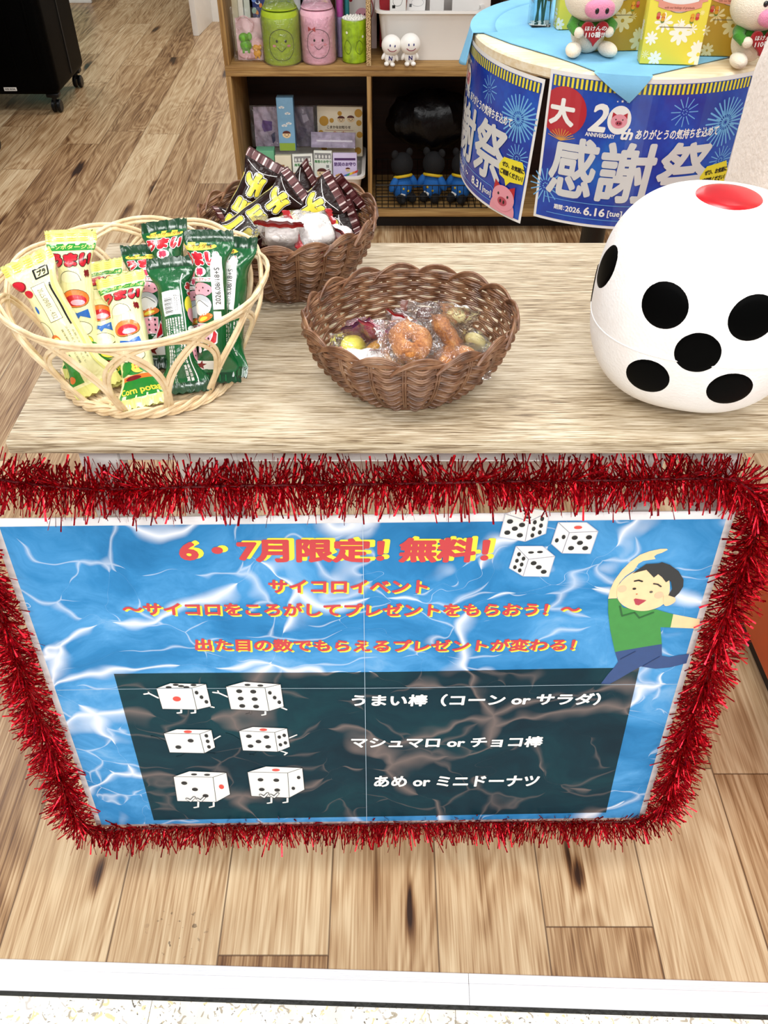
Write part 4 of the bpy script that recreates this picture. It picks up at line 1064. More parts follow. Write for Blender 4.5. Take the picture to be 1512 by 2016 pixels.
RT, UPV = V((1, 0, 0)), UP
pillow('marshmallow_pack', 'clear pack with red crimp across the top and a white marshmallow, left of the two', 'marshmallow', cen(556, 462, .950), UP * 1.0 + RT * .05, N, .074, .056, .034, FILM, (None, E_RED), GM, mallow, 1)
pillow('marshmallow_pack', 'clear pack with red crimps at both ends and a white marshmallow, right of the two', 'marshmallow', cen(620, 456, .945), RT * .93 + UP * .35, N, .078, .054, .034, FILM, (E_RED, E_RED), GM, mallow, 2)
pillow('marshmallow_pack', 'white marshmallow pack low at the front rim, mostly hidden by the other two', 'marshmallow', cen(594, 489, .925), RT * .9 - UP * .15, N, .066, .046, .032, FILM, (E_RED, E_RED), GM, mallow, 3)
def milk(t):
    MB().ball((0, 0, 0), (.013, .010, .015), p=.8).build('candy', mat('#efe2e0', .5), t)
tm = pillow('wrapped_candy', 'white and dark red candy marked MA at the right rim of the back basket', 'candy', cen(676, 466, .925), RT * .55 + UP * .8, N, .055, .034, .022, pouch_mat('white_pouch', '#ead9d8', .3), (E_RED, E_RED), 'wrapped candies', milk, 4)
pm = Print(lambda u, v, h: V((-u, .0105 + h, v)), .0002); pm.put(text_at('MA', 0, .002, .010, .06, ang=0.0), I_RED, 1); pm.build('print', tm)
pillow('wrapped_candy', 'crumpled clear wrapper poking out at the left rim of the back basket', 'wrapper', cen(497, 449, .935), RT * .8 - UP * .4, N, .05, .036, .014, FILM, (None, None), None, None, 5)
# doughnuts
def dough_mat():
    m, nt, b = new('baked_doughnut')
    co = texco(nt); n = nd(nt, 'TexNoise', {'Vector': co, 'Scale': 60.0, 'Detail': 5.0}); g = nd(nt, 'TexNoise', {'Vector': co, 'Scale': 420.0, 'Detail': 2.0})
    z = nd(nt, 'SeparateXYZ', {0: co}).outputs[2]
    t = mth(nt, 'ADD', mth(nt, 'MULTIPLY', n.outputs[0], .5), mth(nt, 'MULTIPLY', g.outputs[0], .45))
    nt.links.new(ramp(nt, t, [(.32, '#8a4a1c'), (.47, '#bd7632'), (.62, '#dfa55f'), (.75, '#f3d9a8')]), b.inputs['Base Color'])
    b.inputs['Roughness'].default_value = .62; bump(nt, b, t, .8, .003)
    return m
M_DOUGH = dough_mat()
def ring(t, R_=.0138, r_=.0102):
    rr = random.Random(R_); p = [rr.uniform(0, 6) for _ in range(3)]
    def f(u, v):
        a, b = 2 * PI * u, 2 * PI * v; q = r_ * (1 + .07 * math.sin(3 * a + p[0]) + .05 * math.sin(5 * a + 2 * b + p[1]))
        return V(((R_ + q * math.cos(b)) * math.cos(a), q * .92 * math.sin(b), (R_ + q * math.cos(b)) * math.sin(a)))
    m = MB(); vs = [f(i / 40, j / 20) for j in range(20) for i in range(40)]
    m.add(vs, [[j * 40 + i, j * 40 + (i + 1) % 40, ((j + 1) % 20) * 40 + (i + 1) % 40, ((j + 1) % 20) * 40 + i] for j in range(20) for i in range(40)])
    m.build('doughnut', M_DOUGH, t)
GD = 'wrapped mini doughnuts in the middle basket'
tilt = (N * .8 + V((0, 0, 1)) * .7)
pillow('doughnut_pack', 'mini ring doughnut in clear film at the centre front of the middle basket', 'doughnut', cen(808, 672, .918), RT * .9 + UP * .2, tilt, .072, .056, .030, FILM, (None, None), GD, ring, 11)
pillow('doughnut_pack', 'mini ring doughnut in clear film behind and right of the centre one', 'doughnut', cen(880, 658, .908), RT * .75 + UP * .55, N + RT * .35, .078, .058, .026, FILM, (None, None), GD, ring, 12)
pillow('doughnut_pack', 'mini ring doughnut in clear film low at the right front rim', 'doughnut', cen(896, 710, .898), RT * .95 - UP * .1, V((0, 0, 1)) + N * .2, .076, .058, .026, FILM, (None, None), GD, ring, 13)
def hard(col, rx=.0125):
    def g(t): MB().ball((0, 0, 0), (rx, .0085, rx * 1.1), p=.9).build('candy', mat(col, .25, var=.1, nscale=90, coat=.3), t)
    return g
GCN = 'wrapped candies in the middle basket'
for nm, px, py, z, ax, nr, L, W, film, ends, cont in (
    ('yellow candy in clear film at the left front of the middle basket', 696, 684, .896, RT + UP * .3, N, .052, .036, FILM, (None, None), hard('#ece45a', .0140)),
    ('amber candy in clear film beside the yellow one', 738, 688, .896, RT * .6 - UP * .8, N, .050, .034, FILM, (None, None), hard('#c9932e', .0120)),
    ('candy pack with a dark purple crimp at the left wall of the middle basket', 702, 648, .905, UP * .95 - RT * .35, N, .054, .034, FILM_P, (None, E_PUR), hard('#7a1f46', .0110)),
    ('candy pack with a magenta toothed crimp behind the yellow candy', 735, 652, .907, UP * .85 + RT * .35, N, .062, .036, FILM_P, (None, E_PNK), hard('#b4194f', .0120)),
    ('candy pack with a scarlet toothed crimp at the back of the middle basket', 790, 632, .905, UP * .8 + RT * .3, N, .060, .036, FILM, (None, E_RD2), hard('#f0e6e6', .0120)),
    ('pink-tinted candy pack standing left of the centre doughnut', 764, 664, .902, UP * .95 + RT * .1, N, .062, .034, FILM_P, (None, None), hard('#e9a9b8', .0120)),
    ('cream candy in clear film under the centre doughnut at the front', 775, 715, .890, RT * .9 + UP * .2, N, .050, .034, FILM, (None, None), hard('#efe6bf', .0130)),
    ('cream candy in clear film below the doughnuts at the front rim', 845, 718, .886, RT - UP * .2, N, .048, .032, FILM, (None, None), hard('#f0e4b0', .0120)),
    ('olive candy in clear film at the right wall of the middle basket', 935, 672, .902, RT * .4 + UP * .8, N, .056, .034, FILM, (None, None), hard('#d9cc8e', .0125)),
    ('white and red pack with a toothed edge at the left front rim', 715, 712, .892, RT - UP * .06, N, .052, .030, pouch_mat('white_pack', '#f1ecea', .3), (None, E_RD2), None),
    ('dark brown printed clear pack at the back wall of the middle basket', 838, 622, .905, RT - UP * .1, N, .060, .034, FILM, (None, pouch_mat('brown_tint_crimp', '#6d4238', .3)), hard('#5b3024', .0100)),
    ('tall crumpled clear pack with an olive candy at the right back of the middle basket', 898, 622, .915, UP * .9 + RT * .25, N, .074, .046, FILM, (None, None), hard('#dccf98', .0110)),
    ):
    pillow('wrapped_candy', nm, 'candy', cen(px, py, z), ax, nr, L, W, .020, film, ends, GCN, cont, int(px))
# ================================================================ shelf units along the back
SY, SD = 3.05, .36                                  # front plane and depth
M_SHELF = grain_mat('brown_wood_board', [(.34, '#6b4a26'), (.50, '#8f6a3a'), (.66, '#b08b54')], 'x', .55, 120, 20)
M_SHELFZ = grain_mat('brown_wood_upright', [(.34, '#6b4a26'), (.50, '#8f6a3a'), (.66, '#b08b54')], 'z', .55, 120, 20)
M_SHBACK = grain_mat('dark_wood_back', [(.34, '#170804'), (.66, '#2e140a')], 'x', .6, 90, 20)
def chip_mat():
    m, nt, b = new('raw_chipboard_edge')
    n = nd(nt, 'TexNoise', {'Vector': texco(nt), 'Scale': 330.0, 'Detail': 1.0})
    nt.links.new(ramp(nt, n.outputs[0], [(.36, '#4a3319'), (.46, '#a78456'), (.60, '#d9bd8c')]), b.inputs['Base Color'])
    b.inputs['Roughness'].default_value = .8
    return m
XS = [-.5165, -.054, .408, .870]
def shelf_unit(name, label, z0, z1, zb, plinth, raw):
    t = thing(name, label, 'shelf', ((XS[0] + XS[-1]) / 2, SY + SD / 2, z0))
    cx = (XS[0] + XS[-1]) / 2; cy = SY + SD / 2; W_ = XS[-1] - XS[0]; T = .0165
    bx = lambda nm, x, z, w, h, m, y=0, d=SD: MB().box((x - cx, y, z - z0), (w, d, h), bev=.0012).build(nm, m, t)
    for i, x in enumerate(XS):
        e = i in (0, len(XS) - 1)
        o = bx('side_panel' if e else 'divider', x + (T / 2 if i < len(XS) - 1 else -T / 2) - .004, (zb + T + z1 - T) / 2 if not e or True else 0, T if e else .0145, z1 - zb - 2 * T, M_SHELFZ)
        if raw and i == 1: MB().box((x + T / 2 - .004 - cx, -SD / 2 - .0008, (zb + T + z1 - T) / 2 - z0), (.0145, .0015, z1 - zb - 2 * T)).build('edge', chip_mat(), o)
    bx('top_board', cx, z1 - T / 2, W_ + .008, T, M_SHELF); bx('bottom_board', cx, zb + T / 2, W_ + .008, T, M_SHELF)
    bx('back_panel', cx, (zb + z1) / 2, W_ - .01, z1 - zb - .02, M_SHBACK, SD / 2 - .004, .006)
    if plinth: bx('plinth', cx, zb / 2, W_ - .03, zb - .001, mat('#140b07', .7), .02, SD - .06)
    return t
ZM = .551
shelf_unit('cube_shelf', 'lower brown wood shelf unit on the floor with plastic bins in its bays', 0, ZM, .058, True, False)
shelf_unit('cube_shelf', 'upper brown wood shelf unit stacked on the lower one, toiletries along its front', ZM, 1.05, ZM, False, True)
ZU, ZL = ZM + .0166, .0746                          # standing heights in the upper and lower bays
M_BIN = mat('#f0eeea', .42, var=.01)
def bin_(label, x0, x1, y0, y1, z, h, taper=.018):
    t = thing('plastic_bin', label, 'bin', ((x0 + x1) / 2, (y0 + y1) / 2, z))
    wx, wy = (x1 - x0) / 2, (y1 - y0) / 2
    def ringp(o, zz, r=.03):
        P = []
        for sx, sy, a0 in ((1, 1, 0), (-1, 1, 90), (-1, -1, 180), (1, -1, 270)):
            for k in range(6):
                a = math.radians(a0 + k * 18); P.append(V((sx * (wx + o - r) + r * math.cos(a), sy * (wy + o - r) + r * math.sin(a), zz)))
        return P
    L_ = [ringp(-taper, 0.0005), ringp(-taper * .1, h - .012), ringp(0, h - .010), ringp(.010, h - .008), ringp(.010, h), ringp(.006, h + .001), ringp(-.003, h - .001), ringp(-taper - .003, .004)]
    m = MB(); n = len(L_[0]); vs = [p for r in L_ for p in r]
    fs = [[i * n + k, i * n + (k + 1) % n, (i + 1) * n + (k + 1) % n, (i + 1) * n + k] for i in range(len(L_) - 1) for k in range(n)]
    fs += [list(range(n))[::-1], [(len(L_) - 1) * n + k for k in range(n)]]
    m.add(vs, fs).build('tub', M_BIN, t, smooth=40)
    return t
def carton(name, label, cat, c, d, rz=0.0, tilt=0.0, m=None, prints=None, group=None, side=None, bev=.0012):
    """a small printed carton standing on its base; tilt leans it back"""
    t = thing(name, label, cat, c, group=group, rot=(math.radians(-tilt), 0, math.radians(rz)))
    MB().box((0, 0, d[2] / 2), d, bev=bev).build('box', m, t)
    if side: MB().box((d[0] / 2 + .0003, 0, d[2] / 2), (.0006, d[1] * .98, d[2] * .98)).build('side_panel', side, t)
    if prints:
        pr = Print(lambda u, v, h: V((u, -d[1] / 2 - h - .0002, v)), .0003)
        prints(pr); pr.build('print', t)
    return t
I_ = lambda c: mat(c, .5, var=.02)
def at3(px, py, y): return on_y(px, py, y)
def floorx(px, py, z): return on_z(px, py, z)
# ---------------------------------------------------------------- upper left bay: toiletries
FILM_T = film_mat('thin_bag', '#ffffff', .88, 60.0)
def face_print(pr, cx, cz, s, ln, ears=True, bow=False):
    """line drawing of a plain smiling round face"""
    w_ = .0014
    pr.put(stroke(curve([(cx - s, cz - s * .5), (cx - s * .85, cz + s * .5), (cx, cz + s * .95), (cx + s * .85, cz + s * .5), (cx + s, cz - s * .5), (cx + s * .6, cz - s * 1.15), (cx, cz - s * 1.3), (cx - s * .6, cz - s * 1.15)], 8, True), w_, True, False), ln, 1)
    for d in (-.35, .35): pr.put(disc(cx + d * s, cz + .1 * s, s * .085, s * .11), ln, 2)
    pr.put(stroke(curve([(cx - .35 * s, cz - .35 * s), (cx, cz - .62 * s), (cx + .35 * s, cz - .35 * s)], 8), w_), ln, 2)
    for d in (-1, 1): pr.put(disc(cx + d * s * .58, cz - .25 * s, s * .14, s * .09), mat('#e99aa5', .5), 1)
    if bow:
        x, z = cx - s * .55, cz + s * .95
        for d in (-1, 1): pr.put(poly([(x, z), (x + d * s * .32, z + s * .2), (x + d * s * .32, z - s * .2)]), mat('#c63a3a', .5), 3)
def roll_pack(label, px, py, col, band, bow, wpx, hpx):
    p = floorx(px, py, ZU); ax = (p - V((0, 0, CH))).dot(FW); r = wpx / 2 / F * ax
    h = hpx / F * ax * 1.0
    t = thing('toilet_roll_pack', label, 'toilet roll', (p.x, p.y + r * .95, ZU))
    m = MB().lathe([(r * .2, .001), (r * .93, .001), (r, .006), (r * 1.0, h * .5), (r * .99, h - .012), (r * .93, h - .004), (r * .35, h - .002), (r * .3, h - .02)], 40)
    m.build('roll', mat(col, .6, var=.06, nscale=60, bmp=.2, bscale=90), t)
    pr = Print(lambda u, v, q: V(((r + q + .0004) * math.sin(u / r), -(r + q + .0004) * math.cos(u / r), v)), .0004, cut=.006, cutv=.01)
    face_print(pr, .004, h * .45, r * .66, I_('#1d1a14'), bow=bow); pr.build('print', t, 'line-drawn smiling face')
    rr = random.Random(len(label)); f = MB()
    f.grid(lambda u, v: V(((r + .003 + .0015 * math.sin(u * 40 + v * 9)) * math.cos(2 * PI * u) * (1 if v < .75 else 1 - (v - .75) * 1.5), (r + .003) * math.sin(2 * PI * u) * (1 if v < .75 else 1 - (v - .75) * 3.6), .001 + v * (h + .028))), 48, 10, cu=True)
    f.build('clear_bag', FILM_T, t, smooth=60)
    MB().lathe([(r * .9, h + .0005), (r * .9, h + .003)], 32).build('top_paper', mat(col, .6, var=.12, nscale=60), t)
roll_pack('lime green toilet roll in a clear bag, left of the pink roll', 555, 131, '#a5bd1f', '#b98a5a', False, 74, 95)
roll_pack('pink toilet roll in a clear bag with a red bow printed on it', 627, 129, '#efb9cb', '#7a86c8', True, 68, 95)
# green canister of cotton swabs
p = floorx(698, 127, ZU); r = 24.5 / F * 2.82
t = thing('swab_canister', 'short lime green clear canister of cotton swabs beside the divider', 'canister', (p.x, p.y + r, ZU))
MB().lathe([(r * .9, 0), (r, .004), (r, .122), (r * .97, .125), (r * .9, .125)], 36).build('canister', mat('#93b51c', .25, var=.35, nscale=45, coat=.5), t)
MB().lathe([(.0, .1255), (r * .93, .1255), (r * .95, .128), (0, .130)], 36).build('lid', mat('#e9ece2', .3), t)
s = MB()
for i in range(40):
    a = i * 2.4; q = r * .86 * math.sqrt((i + .5) / 40); s.ball((q * math.cos(a), q * math.sin(a), .128), (.0028, .0028, .004), nu=8, nv=6)
s.build('swab_tips', mat('#f3f1ea', .8), t)
pr = Print(lambda u, v, q: V(((r + q + .0004) * math.sin(u / r), -(r + q + .0004) * math.cos(u / r), v)), .0004, cut=.006)
for x in (-.022, .018): pr.put(stroke(curve([(x - .012, .04), (x - .01, .06), (x, .07), (x + .012, .055), (x + .008, .035), (x, .03)], 6, True), .0011, True), I_('#3f5210'), 1)
for x, z in ((.03, .08), (-.024, .092)): pr.put(disc(x, z, .004), I_('#e8efd0'), 1)
pr.build('print', t)
# hanging card with two soft charms in a clear bag
p = floorx(492, 122, ZU)
t = thing('charm_pack', 'pale pink card with green and yellow soft charms in a clear bag', 'charm', (p.x, p.y + .02, ZU), rot=(math.radians(-6), 0, 0))
MB().box((.002, 0, .062), (.084, .004, .122), bev=.001).build('card', mat('#f3cfd2', .5), t)
MB().tube(curve([(-.03, -.004, .09), (-.034, -.006, .115), (-.01, -.006, .128), (.018, -.006, .11), (.012, -.006, .085)], 6), .0022, 6).build('strap', mat('#f0c6c8', .5), t)
def charm(nm, col, x, z, k):
    MB().ball((x, -.009, z), (.022 * k, .007, .020 * k), nu=20, nv=12).ball((x - .006 * k, -.009, z + .026 * k), (.019 * k, .008, .017 * k), nu=20, nv=12).ball((x + .016 * k, -.009, z + .030 * k), (.010 * k, .005, .014 * k), nu=14, nv=8).box((x - .010 * k, -.009, z - .020 * k), (.010 * k, .009, .016 * k), bev=.003).box((x + .010 * k, -.009, z - .020 * k), (.010 * k, .009, .016 * k), bev=.003).build(nm, mat(col, .45), t)
charm('charm', '#6fb52c', -.010, .045, .85); charm('charm', '#e9a92a', .026, .022, .6)
MB().ball((-.004, -.006, .02), (.034, .006, .016)).ball((.028, -.006, .05), (.02, .005, .018)).build('cloud_base', mat('#f2c3c6', .45), t)
MB().grid(lambda u, v: V(((-.05 + .1 * u), -.019 + .004 * math.sin(u * 14 + v * 7), v * .155)), 20, 20).build('clear_bag', FILM_T, t, smooth=60)
# things behind them
def slab(name, label, cat, px, py, y, w, h, col, extra=None, tilt=8, rz=0, z=ZU, th=.006, var=.05):
    p = at3(px, py, y)
    return carton(name, label, cat, (p.x, y, z), (w, th, h), rz, tilt, mat(col, .5, var=var, nscale=40), extra)
def floral(pr):
    rr = random.Random(4)
    for i in range(44):
        x, z = rr.uniform(-.062, .062), rr.uniform(.085, .185); pr.put(disc(x, z, rr.uniform(.004, .010), rr.uniform(.004, .009), 10, rr.uniform(0, 3)), I_(rr.choice(['#2b3f8f', '#6f8fd0', '#1d2450', '#dfe7ef', '#8fae9a', '#d98a3a'])), 1 + i % 6)
slab('fabric_pouch', 'dark blue floral cloth pouch standing behind the lime green roll', 'pouch', 537, 40, SY + .20, .130, .188, '#27346e', floral, 5, th=.012)
slab('paper_sleeve', 'white paper sleeve behind the floral pouch', 'paper', 545, 10, SY + .25, .16, .25, '#ecebe6', None, 4)
for i, (px, c_) in enumerate(((462, '#d9cfae'), (473, '#efe9d8'), (487, '#cfd4c4'))):
    slab('stationery_pack', ('tan slim pack leaning at the left wall of the upper bay', 'cream slim pack next to the tan slim pack', 'grey slim pack right of the cream slim pack')[i], 'pack', px, 30, SY + .17 + i * .012, .020, .25, c_, None, 5, rz=-8 + 5 * i, th=.01)
for i, (px, c_, lab) in enumerate(((606, '#23858c', 'teal bottle behind the two rolls'), (622, '#2f7f5f', 'green bottle just right of the teal bottle'), (642, '#e0cf7a', 'pale yellow pack behind the pink roll'), (654, '#3a2416', 'dark brown tube behind the pink pen tube'))):
    p = at3(px, 40, SY + .22); t = thing('bottle' if i < 2 else 'tube_pack', lab, 'bottle' if i < 2 else 'pack', (p.x, SY + .22, ZU))
    MB().lathe([(.006, 0), (.014, .002), (.014, .19), (.008, .205), (.008, .225), (0, .225)], 20).build('body', mat(c_, .25, coat=.4), t)
    MB().lathe([(.009, .222), (.009, .25), (0, .25)], 16).build('cap', mat('#e8e6e0', .4), t)
p = at3(670, 60, SY + .10); t = thing('pen_tube', 'tall slim clear tube with a magenta and lilac pen beside the pink roll', 'pen', (p.x, SY + .10, ZU))
MB().lathe([(.0, .002), (.011, .002), (.011, .12), (.0, .12)], 20).build('barrel', mat('#b9a8d8', .3), t); MB().lathe([(.0, .121), (.0112, .121), (.0112, .215), (0, .215)], 20).build('grip', mat('#c83fb0', .3), t)
MB().lathe([(.0, .216), (.0112, .216), (.0112, .26), (0, .26)], 20).build('cap', mat('#e9e4ea', .3), t); MB().lathe([(.014, 0), (.014, .27)], 20).build('clear_sleeve', FILM_T, t)
p = at3(684, 60, SY + .13); t = thing('pen_tube', 'tall slim teal tube behind the magenta pen', 'pen', (p.x, SY + .13, ZU))
MB().lathe([(0, 0), (.008, 0), (.008, .24), (0, .24)], 16).build('barrel', mat('#2f7f86', .3), t)
def bowcard(pr):
    for i in range(7): pr.put(rect(-.05 + i * .0155, -.043 + i * .0155, .16, .25), I_('#e3a6ae'), 1)
    pr.put(disc(-.004, .12, .046, .052), I_('#a82a3a'), 2); pr.put(disc(-.004, .119, .043, .049), I_('#f3ece8'), 3)
    for d in (-1, 1): pr.put(poly([(-.004, .178), (-.004 + d * .022, .192), (-.004 + d * .022, .164)]), I_('#b01f33'), 4)
    pr.put(disc(.004, .100, .024, .022), I_('#eda7b8'), 4); pr.put(disc(-.034, .145, .006), I_('#b01f33'), 4)
    for x in (-.004, .012): pr.put(disc(x, .103, .002, .003), I_BLK, 5)
slab('striped_card', 'pink and white striped card with a red bow behind the swab canister', 'card', 711, 40, SY + .20, .105, .255, '#f1dcd9', bowcard, 4)
# ---------------------------------------------------------------- upper right bay: bin and two figures
bn = at3(752, 122, SY + .075)
bx0 = at3(737, 35, SY + .06).x
bin_('white plastic bin in the upper shelf behind the two little figures', bx0 + .012, bx0 + .345, SY + .042, SY + .325, ZU, .150)
ZB = ZU + .006
def figure(label, px, py, sc_, lean, group):
    p = floorx(px, py, ZU)
    t = thing('round_head_figure', label, 'figurine', (p.x, p.y + .018, ZU - .0012 * abs(lean) * .1), group=group, rot=(0, math.radians(lean), math.radians(6)))
    m = mat('#f3f0ea', .45, var=.01); s = sc_
    MB().ball((0, 0, .0275 * s), (.0205 * s, .016 * s, .021 * s)).build('body', m, t)
    MB().ball((0, -.001, .066 * s), (.0345 * s, .031 * s, .033 * s)).build('head', m, t)
    for d in (-1, 1):
        MB().ball((d * .0225 * s, -.002, .030 * s), (.0062 * s, .0075 * s, .0135 * s), rot=rot('y', -d * 24)).build('arm', m, t)
        MB().ball((d * .0105 * s, -.008 * s, .007 * s), (.0088 * s, .0115 * s, .0072 * s)).build('leg', m, t)
    def onhead(u, v, h):
        y = -.031 * s * math.sqrt(max(.01, 1 - (u / (.0345 * s)) ** 2 - ((v - .066 * s) / (.033 * s)) ** 2)) - .001; return V((u, y - h - .0003, v))
    pr = Print(onhead, .0003, cut=.004, cutv=.004); n_ = I_('#28246e')
    for d in (-1, 1): pr.put(disc(d * .0085 * s, .071 * s, .0022 * s, .0040 * s), n_, 1)
    pr.put(stroke(curve([(-.0145 * s, .059 * s), (-.006 * s, .0535 * s), (.006 * s, .0535 * s), (.0145 * s, .059 * s)], 6), .0026 * s), I_('#9b2350'), 1)
    pr.build('face', t)
    pr = Print(lambda u, v, h: V((u, -.016 * s * math.sqrt(max(.01, 1 - (u / (.0205 * s)) ** 2 - ((v - .0275 * s) / (.021 * s)) ** 2)) - h - .0004, v)), .0003, cut=.004, cutv=.004)
    pr.put(text_at('N', 0, .0275 * s, .0165 * s, .04), n_, 1); pr.build('letter', t)
GF = 'little white figures with a letter N'
figure('left white smiling round-headed figure with a blue N, leaning against its neighbour', 766, 132, .93, 7, GF)
figure('right white smiling round-headed figure with a blue N, standing straight', 807, 132, .96, 0, GF)
def slantbox(pr): pr.put(stroke(curve([(-.018, .05), (0, .058), (.016, .045), (.008, .03), (-.012, .032)], 6, True), .0008, True), I_('#2a2a2a'), 1); pr.put(text_at('ハンドハンガー', 0, .079, .008, .02), I_('#222222'), 1)
def inbin(px, y): return (at3(px, 60, y).x, y, ZB)
carton('small_carton', 'white carton with a line drawing standing at the left end of the bin', 'box', inbin(783, SY + .12), (.052, .024, .195), 4, 4, mat('#f1efea', .5, var=.01), lambda pr: (pr.put(stroke(curve([(-.016, .15), (-.012, .165), (.004, .168), (.014, .158), (.008, .142), (-.008, .14)], 6, True), .001, True), I_('#2a2a2a'), 1), pr.put(text_at('ハンドハンガー', 0, .18, .008, .02), I_('#222222'), 1), pr.put(rect(-.019, -.009, .133, .142), I_BLK, 1)), side=mat('#c9a878', .5))
cb = carton('small_carton', 'white flat carton lying tilted on top of the bin contents', 'box', (at3(818, 25, SY + .15).x, SY + .15, ZB + .095), (.062, .03, .085), -10, 35, mat('#efedea', .5, var=.01), lambda pr: (pr.put(stroke(disc(.004, .045, .02, .012, 24)[0][:24], .0008, True), I_('#8a8a92'), 1), pr.put(rect(-.022, -.014, .030, .040), I_BLK, 1)))
MB().box((0, .02, -.03), (.05, .08, .06), bev=.003).build('packing', mat('#c8c2ba', .6), cb)
carton('small_carton', 'pink carton with white edges standing in the bin', 'box', inbin(858, SY + .125), (.046, .03, .20), 0, 3, mat('#e9e6e2', .5, var=.01), lambda pr: pr.put(rect(-.019, .019, .165, .2), I_('#e3b3a8'), 1))
carton('framed_panel', 'white framed black panel at the right end of the bin', 'frame', inbin(925, SY + .12), (.125, .014, .235), 0, 3, mat('#efece8', .45, var=.01), lambda pr: pr.put(rect(-.052, .052, .165, .228), I_('#0a0a12'), 1))
carton('red_carton', 'red and pink carton at the back left of the bin', 'box', inbin(762, SY + .20), (.05, .02, .22), 0, 2, mat('#b32530', .5), lambda pr: pr.put(rect(-.02, .02, .15, .21), I_('#e9b3b0'), 1))
carton('pink_carton', 'pink carton standing behind the line-drawn carton in the bin', 'box', inbin(812, SY + .22), (.075, .02, .22), 0, 2, mat('#d99a98', .5))
# ---------------------------------------------------------------- lower left bay: bin of small goods
LX0, LX1 = -.475, -.078
bin_('white plastic bin of small goods in the lower left bay', LX0, LX1, SY + .035, SY + .325, ZL, .118)
ZI = ZL + .006
def low(name, label, cat, px, py, y, wpx, hpx, d, col, prints=None, rz=0, tilt=6, group=None, bot=None, side=None, var=.04):
    """something standing in the lower bin, sized from its width and height"""
    p = at3(px, py, SY + y); ax = (p - V((0, 0, CH))).dot(FW); w_, h_ = wpx / F * ax, hpx / F * ax * 1.02
    zt = p.z; zb = max(ZI, zt - h_) if bot is None else bot
    return carton(name, label, cat, (p.x, SY + y, zb), (w_, d, h_), rz, tilt, mat(col, .5, var=var, nscale=40), prints, group, side)
def clouds(pr):
    for x, z in ((-.012, .145), (.008, .125), (.010, .092), (-.006, .085)):
        for k in (-.005, 0, .005): pr.put(disc(x + k, z + (.002 if k == 0 else 0), .005, .0035, 12), I_('#eef3f6'), 1)
    pr.put(rect(-.028, .028, 0, .026), I_('#8fae3c'), 1); plain_face(pr, .0, .055, .015, 2)
def plain_face(pr, x, z, s, l=2):
    """a small round smiling face under a brown cap"""
    pr.put(disc(x, z, s, s * .8), I_('#ecd0a4'), l); pr.put(disc(x, z + s * .25, s * .95, s * .62, 20, 0, 0, PI), I_('#5a241c'), l + 1)
    for d in (-.4, .4): pr.put(disc(x + d * s, z - s * .05, s * .10, s * .13, 10), I_BLK, l + 2)
    pr.put(stroke([(x - s * .25, z - s * .35), (x, z - s * .45), (x + s * .25, z - s * .35)], s * .09), I_BLK, l + 2)
low('tall_carton', 'tall light blue carton with white clouds and a green base in the lower bin', 'box', 560, 191, .13, 33, 98, .04, '#7fb2d6', clouds, 0, 3, side=mat('#4f7fa8', .5))
def dots(pr):
    for x, z, r_ in ((-.058, .120, .017), (-.030, .122, .008), (.0, .146, .008), (.068, .148, .014), (.070, .115, .010), (.072, .075, .011), (-.07, .08, .009), (.066, .02, .012), (-.06, .03, .012)): pr.put(disc(x, z, r_), I_('#c9962f'), 1)
    plain_face(pr, .005, .126, .014); plain_face(pr, .040, .128, .014)
    pr.put(text_at('こまかなお知らせ', -.004, .100, .010, .03), I_('#5c4434'), 2); pr.put(rect(-.055, .050, .0885, .0898), I_('#b0613a'), 2); pr.put(text_at('ポンポン', .0, .078, .014, .06), I_('#c8752a'), 2); pr.put(rect(-.05, .055, .055, .066), I_('#e0b45a'), 2)
low('cream_carton', 'cream carton with mustard dots at the back right of the lower bin', 'box', 668, 212, .22, 90, 90, .03, '#f0e4c8', dots, -3, 8)
def purple(pr): pr.put(poly([(-.01, .05), (.02, .055), (.022, .085), (-.012, .09), (-.016, .07)]), I_('#5a2a86'), 1); pr.put(poly([(.02, .01), (.03, .02), (.03, .05), (.015, .04)]), I_('#22235e'), 1)
for px, w_, lab, c_ in ((521, 48, 'crumpled clear bag with a purple print at the back left of the lower bin', '#b9a9bd'), (596, 40, 'grey-violet clear bag between the blue and the cream carton', '#6a6074')):
    q = low('clear_bag', lab, 'bag', px, 212, .20, w_, 72, .02, c_, purple if px < 550 else lambda pr: (pr.put(poly([(-.02, .02), (0, .03), (.01, .06), (-.02, .07)]), I_('#3a2a55'), 1), pr.put(poly([(.0, .08), (.02, .09), (.012, .11), (-.006, .105)]), I_('#a79fb0'), 1)), 0, 8, var=.3)
    MB().grid(lambda u, v: V((-.055 + .11 * u, -.0125 - .006 * abs(math.sin(u * 9 + v * 5)), .14 * v)), 24, 24).build('film', FILM, q, smooth=60)
def small1(pr): pr.put(rect(-.018, .018, .022, .026), I_('#dff0e4'), 1)
low('green_carton', 'mint green carton at the left of the lower bin', 'box', 521, 282, .12, 36, 40, .045, '#6fb98f', small1, 0, 0, bot=.185)
def small2(pr): plain_face(pr, 0, .016, .010); pr.put(rect(-.014, .004, .036, .050), I_('#9a6a3c'), 1)
low('beige_carton', 'small beige carton with a tiny capped face in front of the blue carton', 'box', 556, 296, .085, 32, 44, .03, '#e6dcc0', small2, 0, 10, bot=.165)
def mask(pr):
    pr.put(rect(-.030, .030, .076, .096), I_('#8c8c8c'), 1)
    for k in range(5): pr.put(disc(-.024 + k * .012, .084, .0035, .006), I_('#e6e6e2'), 2)
    pr.put(text_at('海苔のお守り', 0, .067, .0095, .04), I_('#4a8a52'), 1); pr.put(rect(.012, .022, .046, .056), I_('#8a8f8a'), 1); plain_face(pr, -.004, .028, .019)
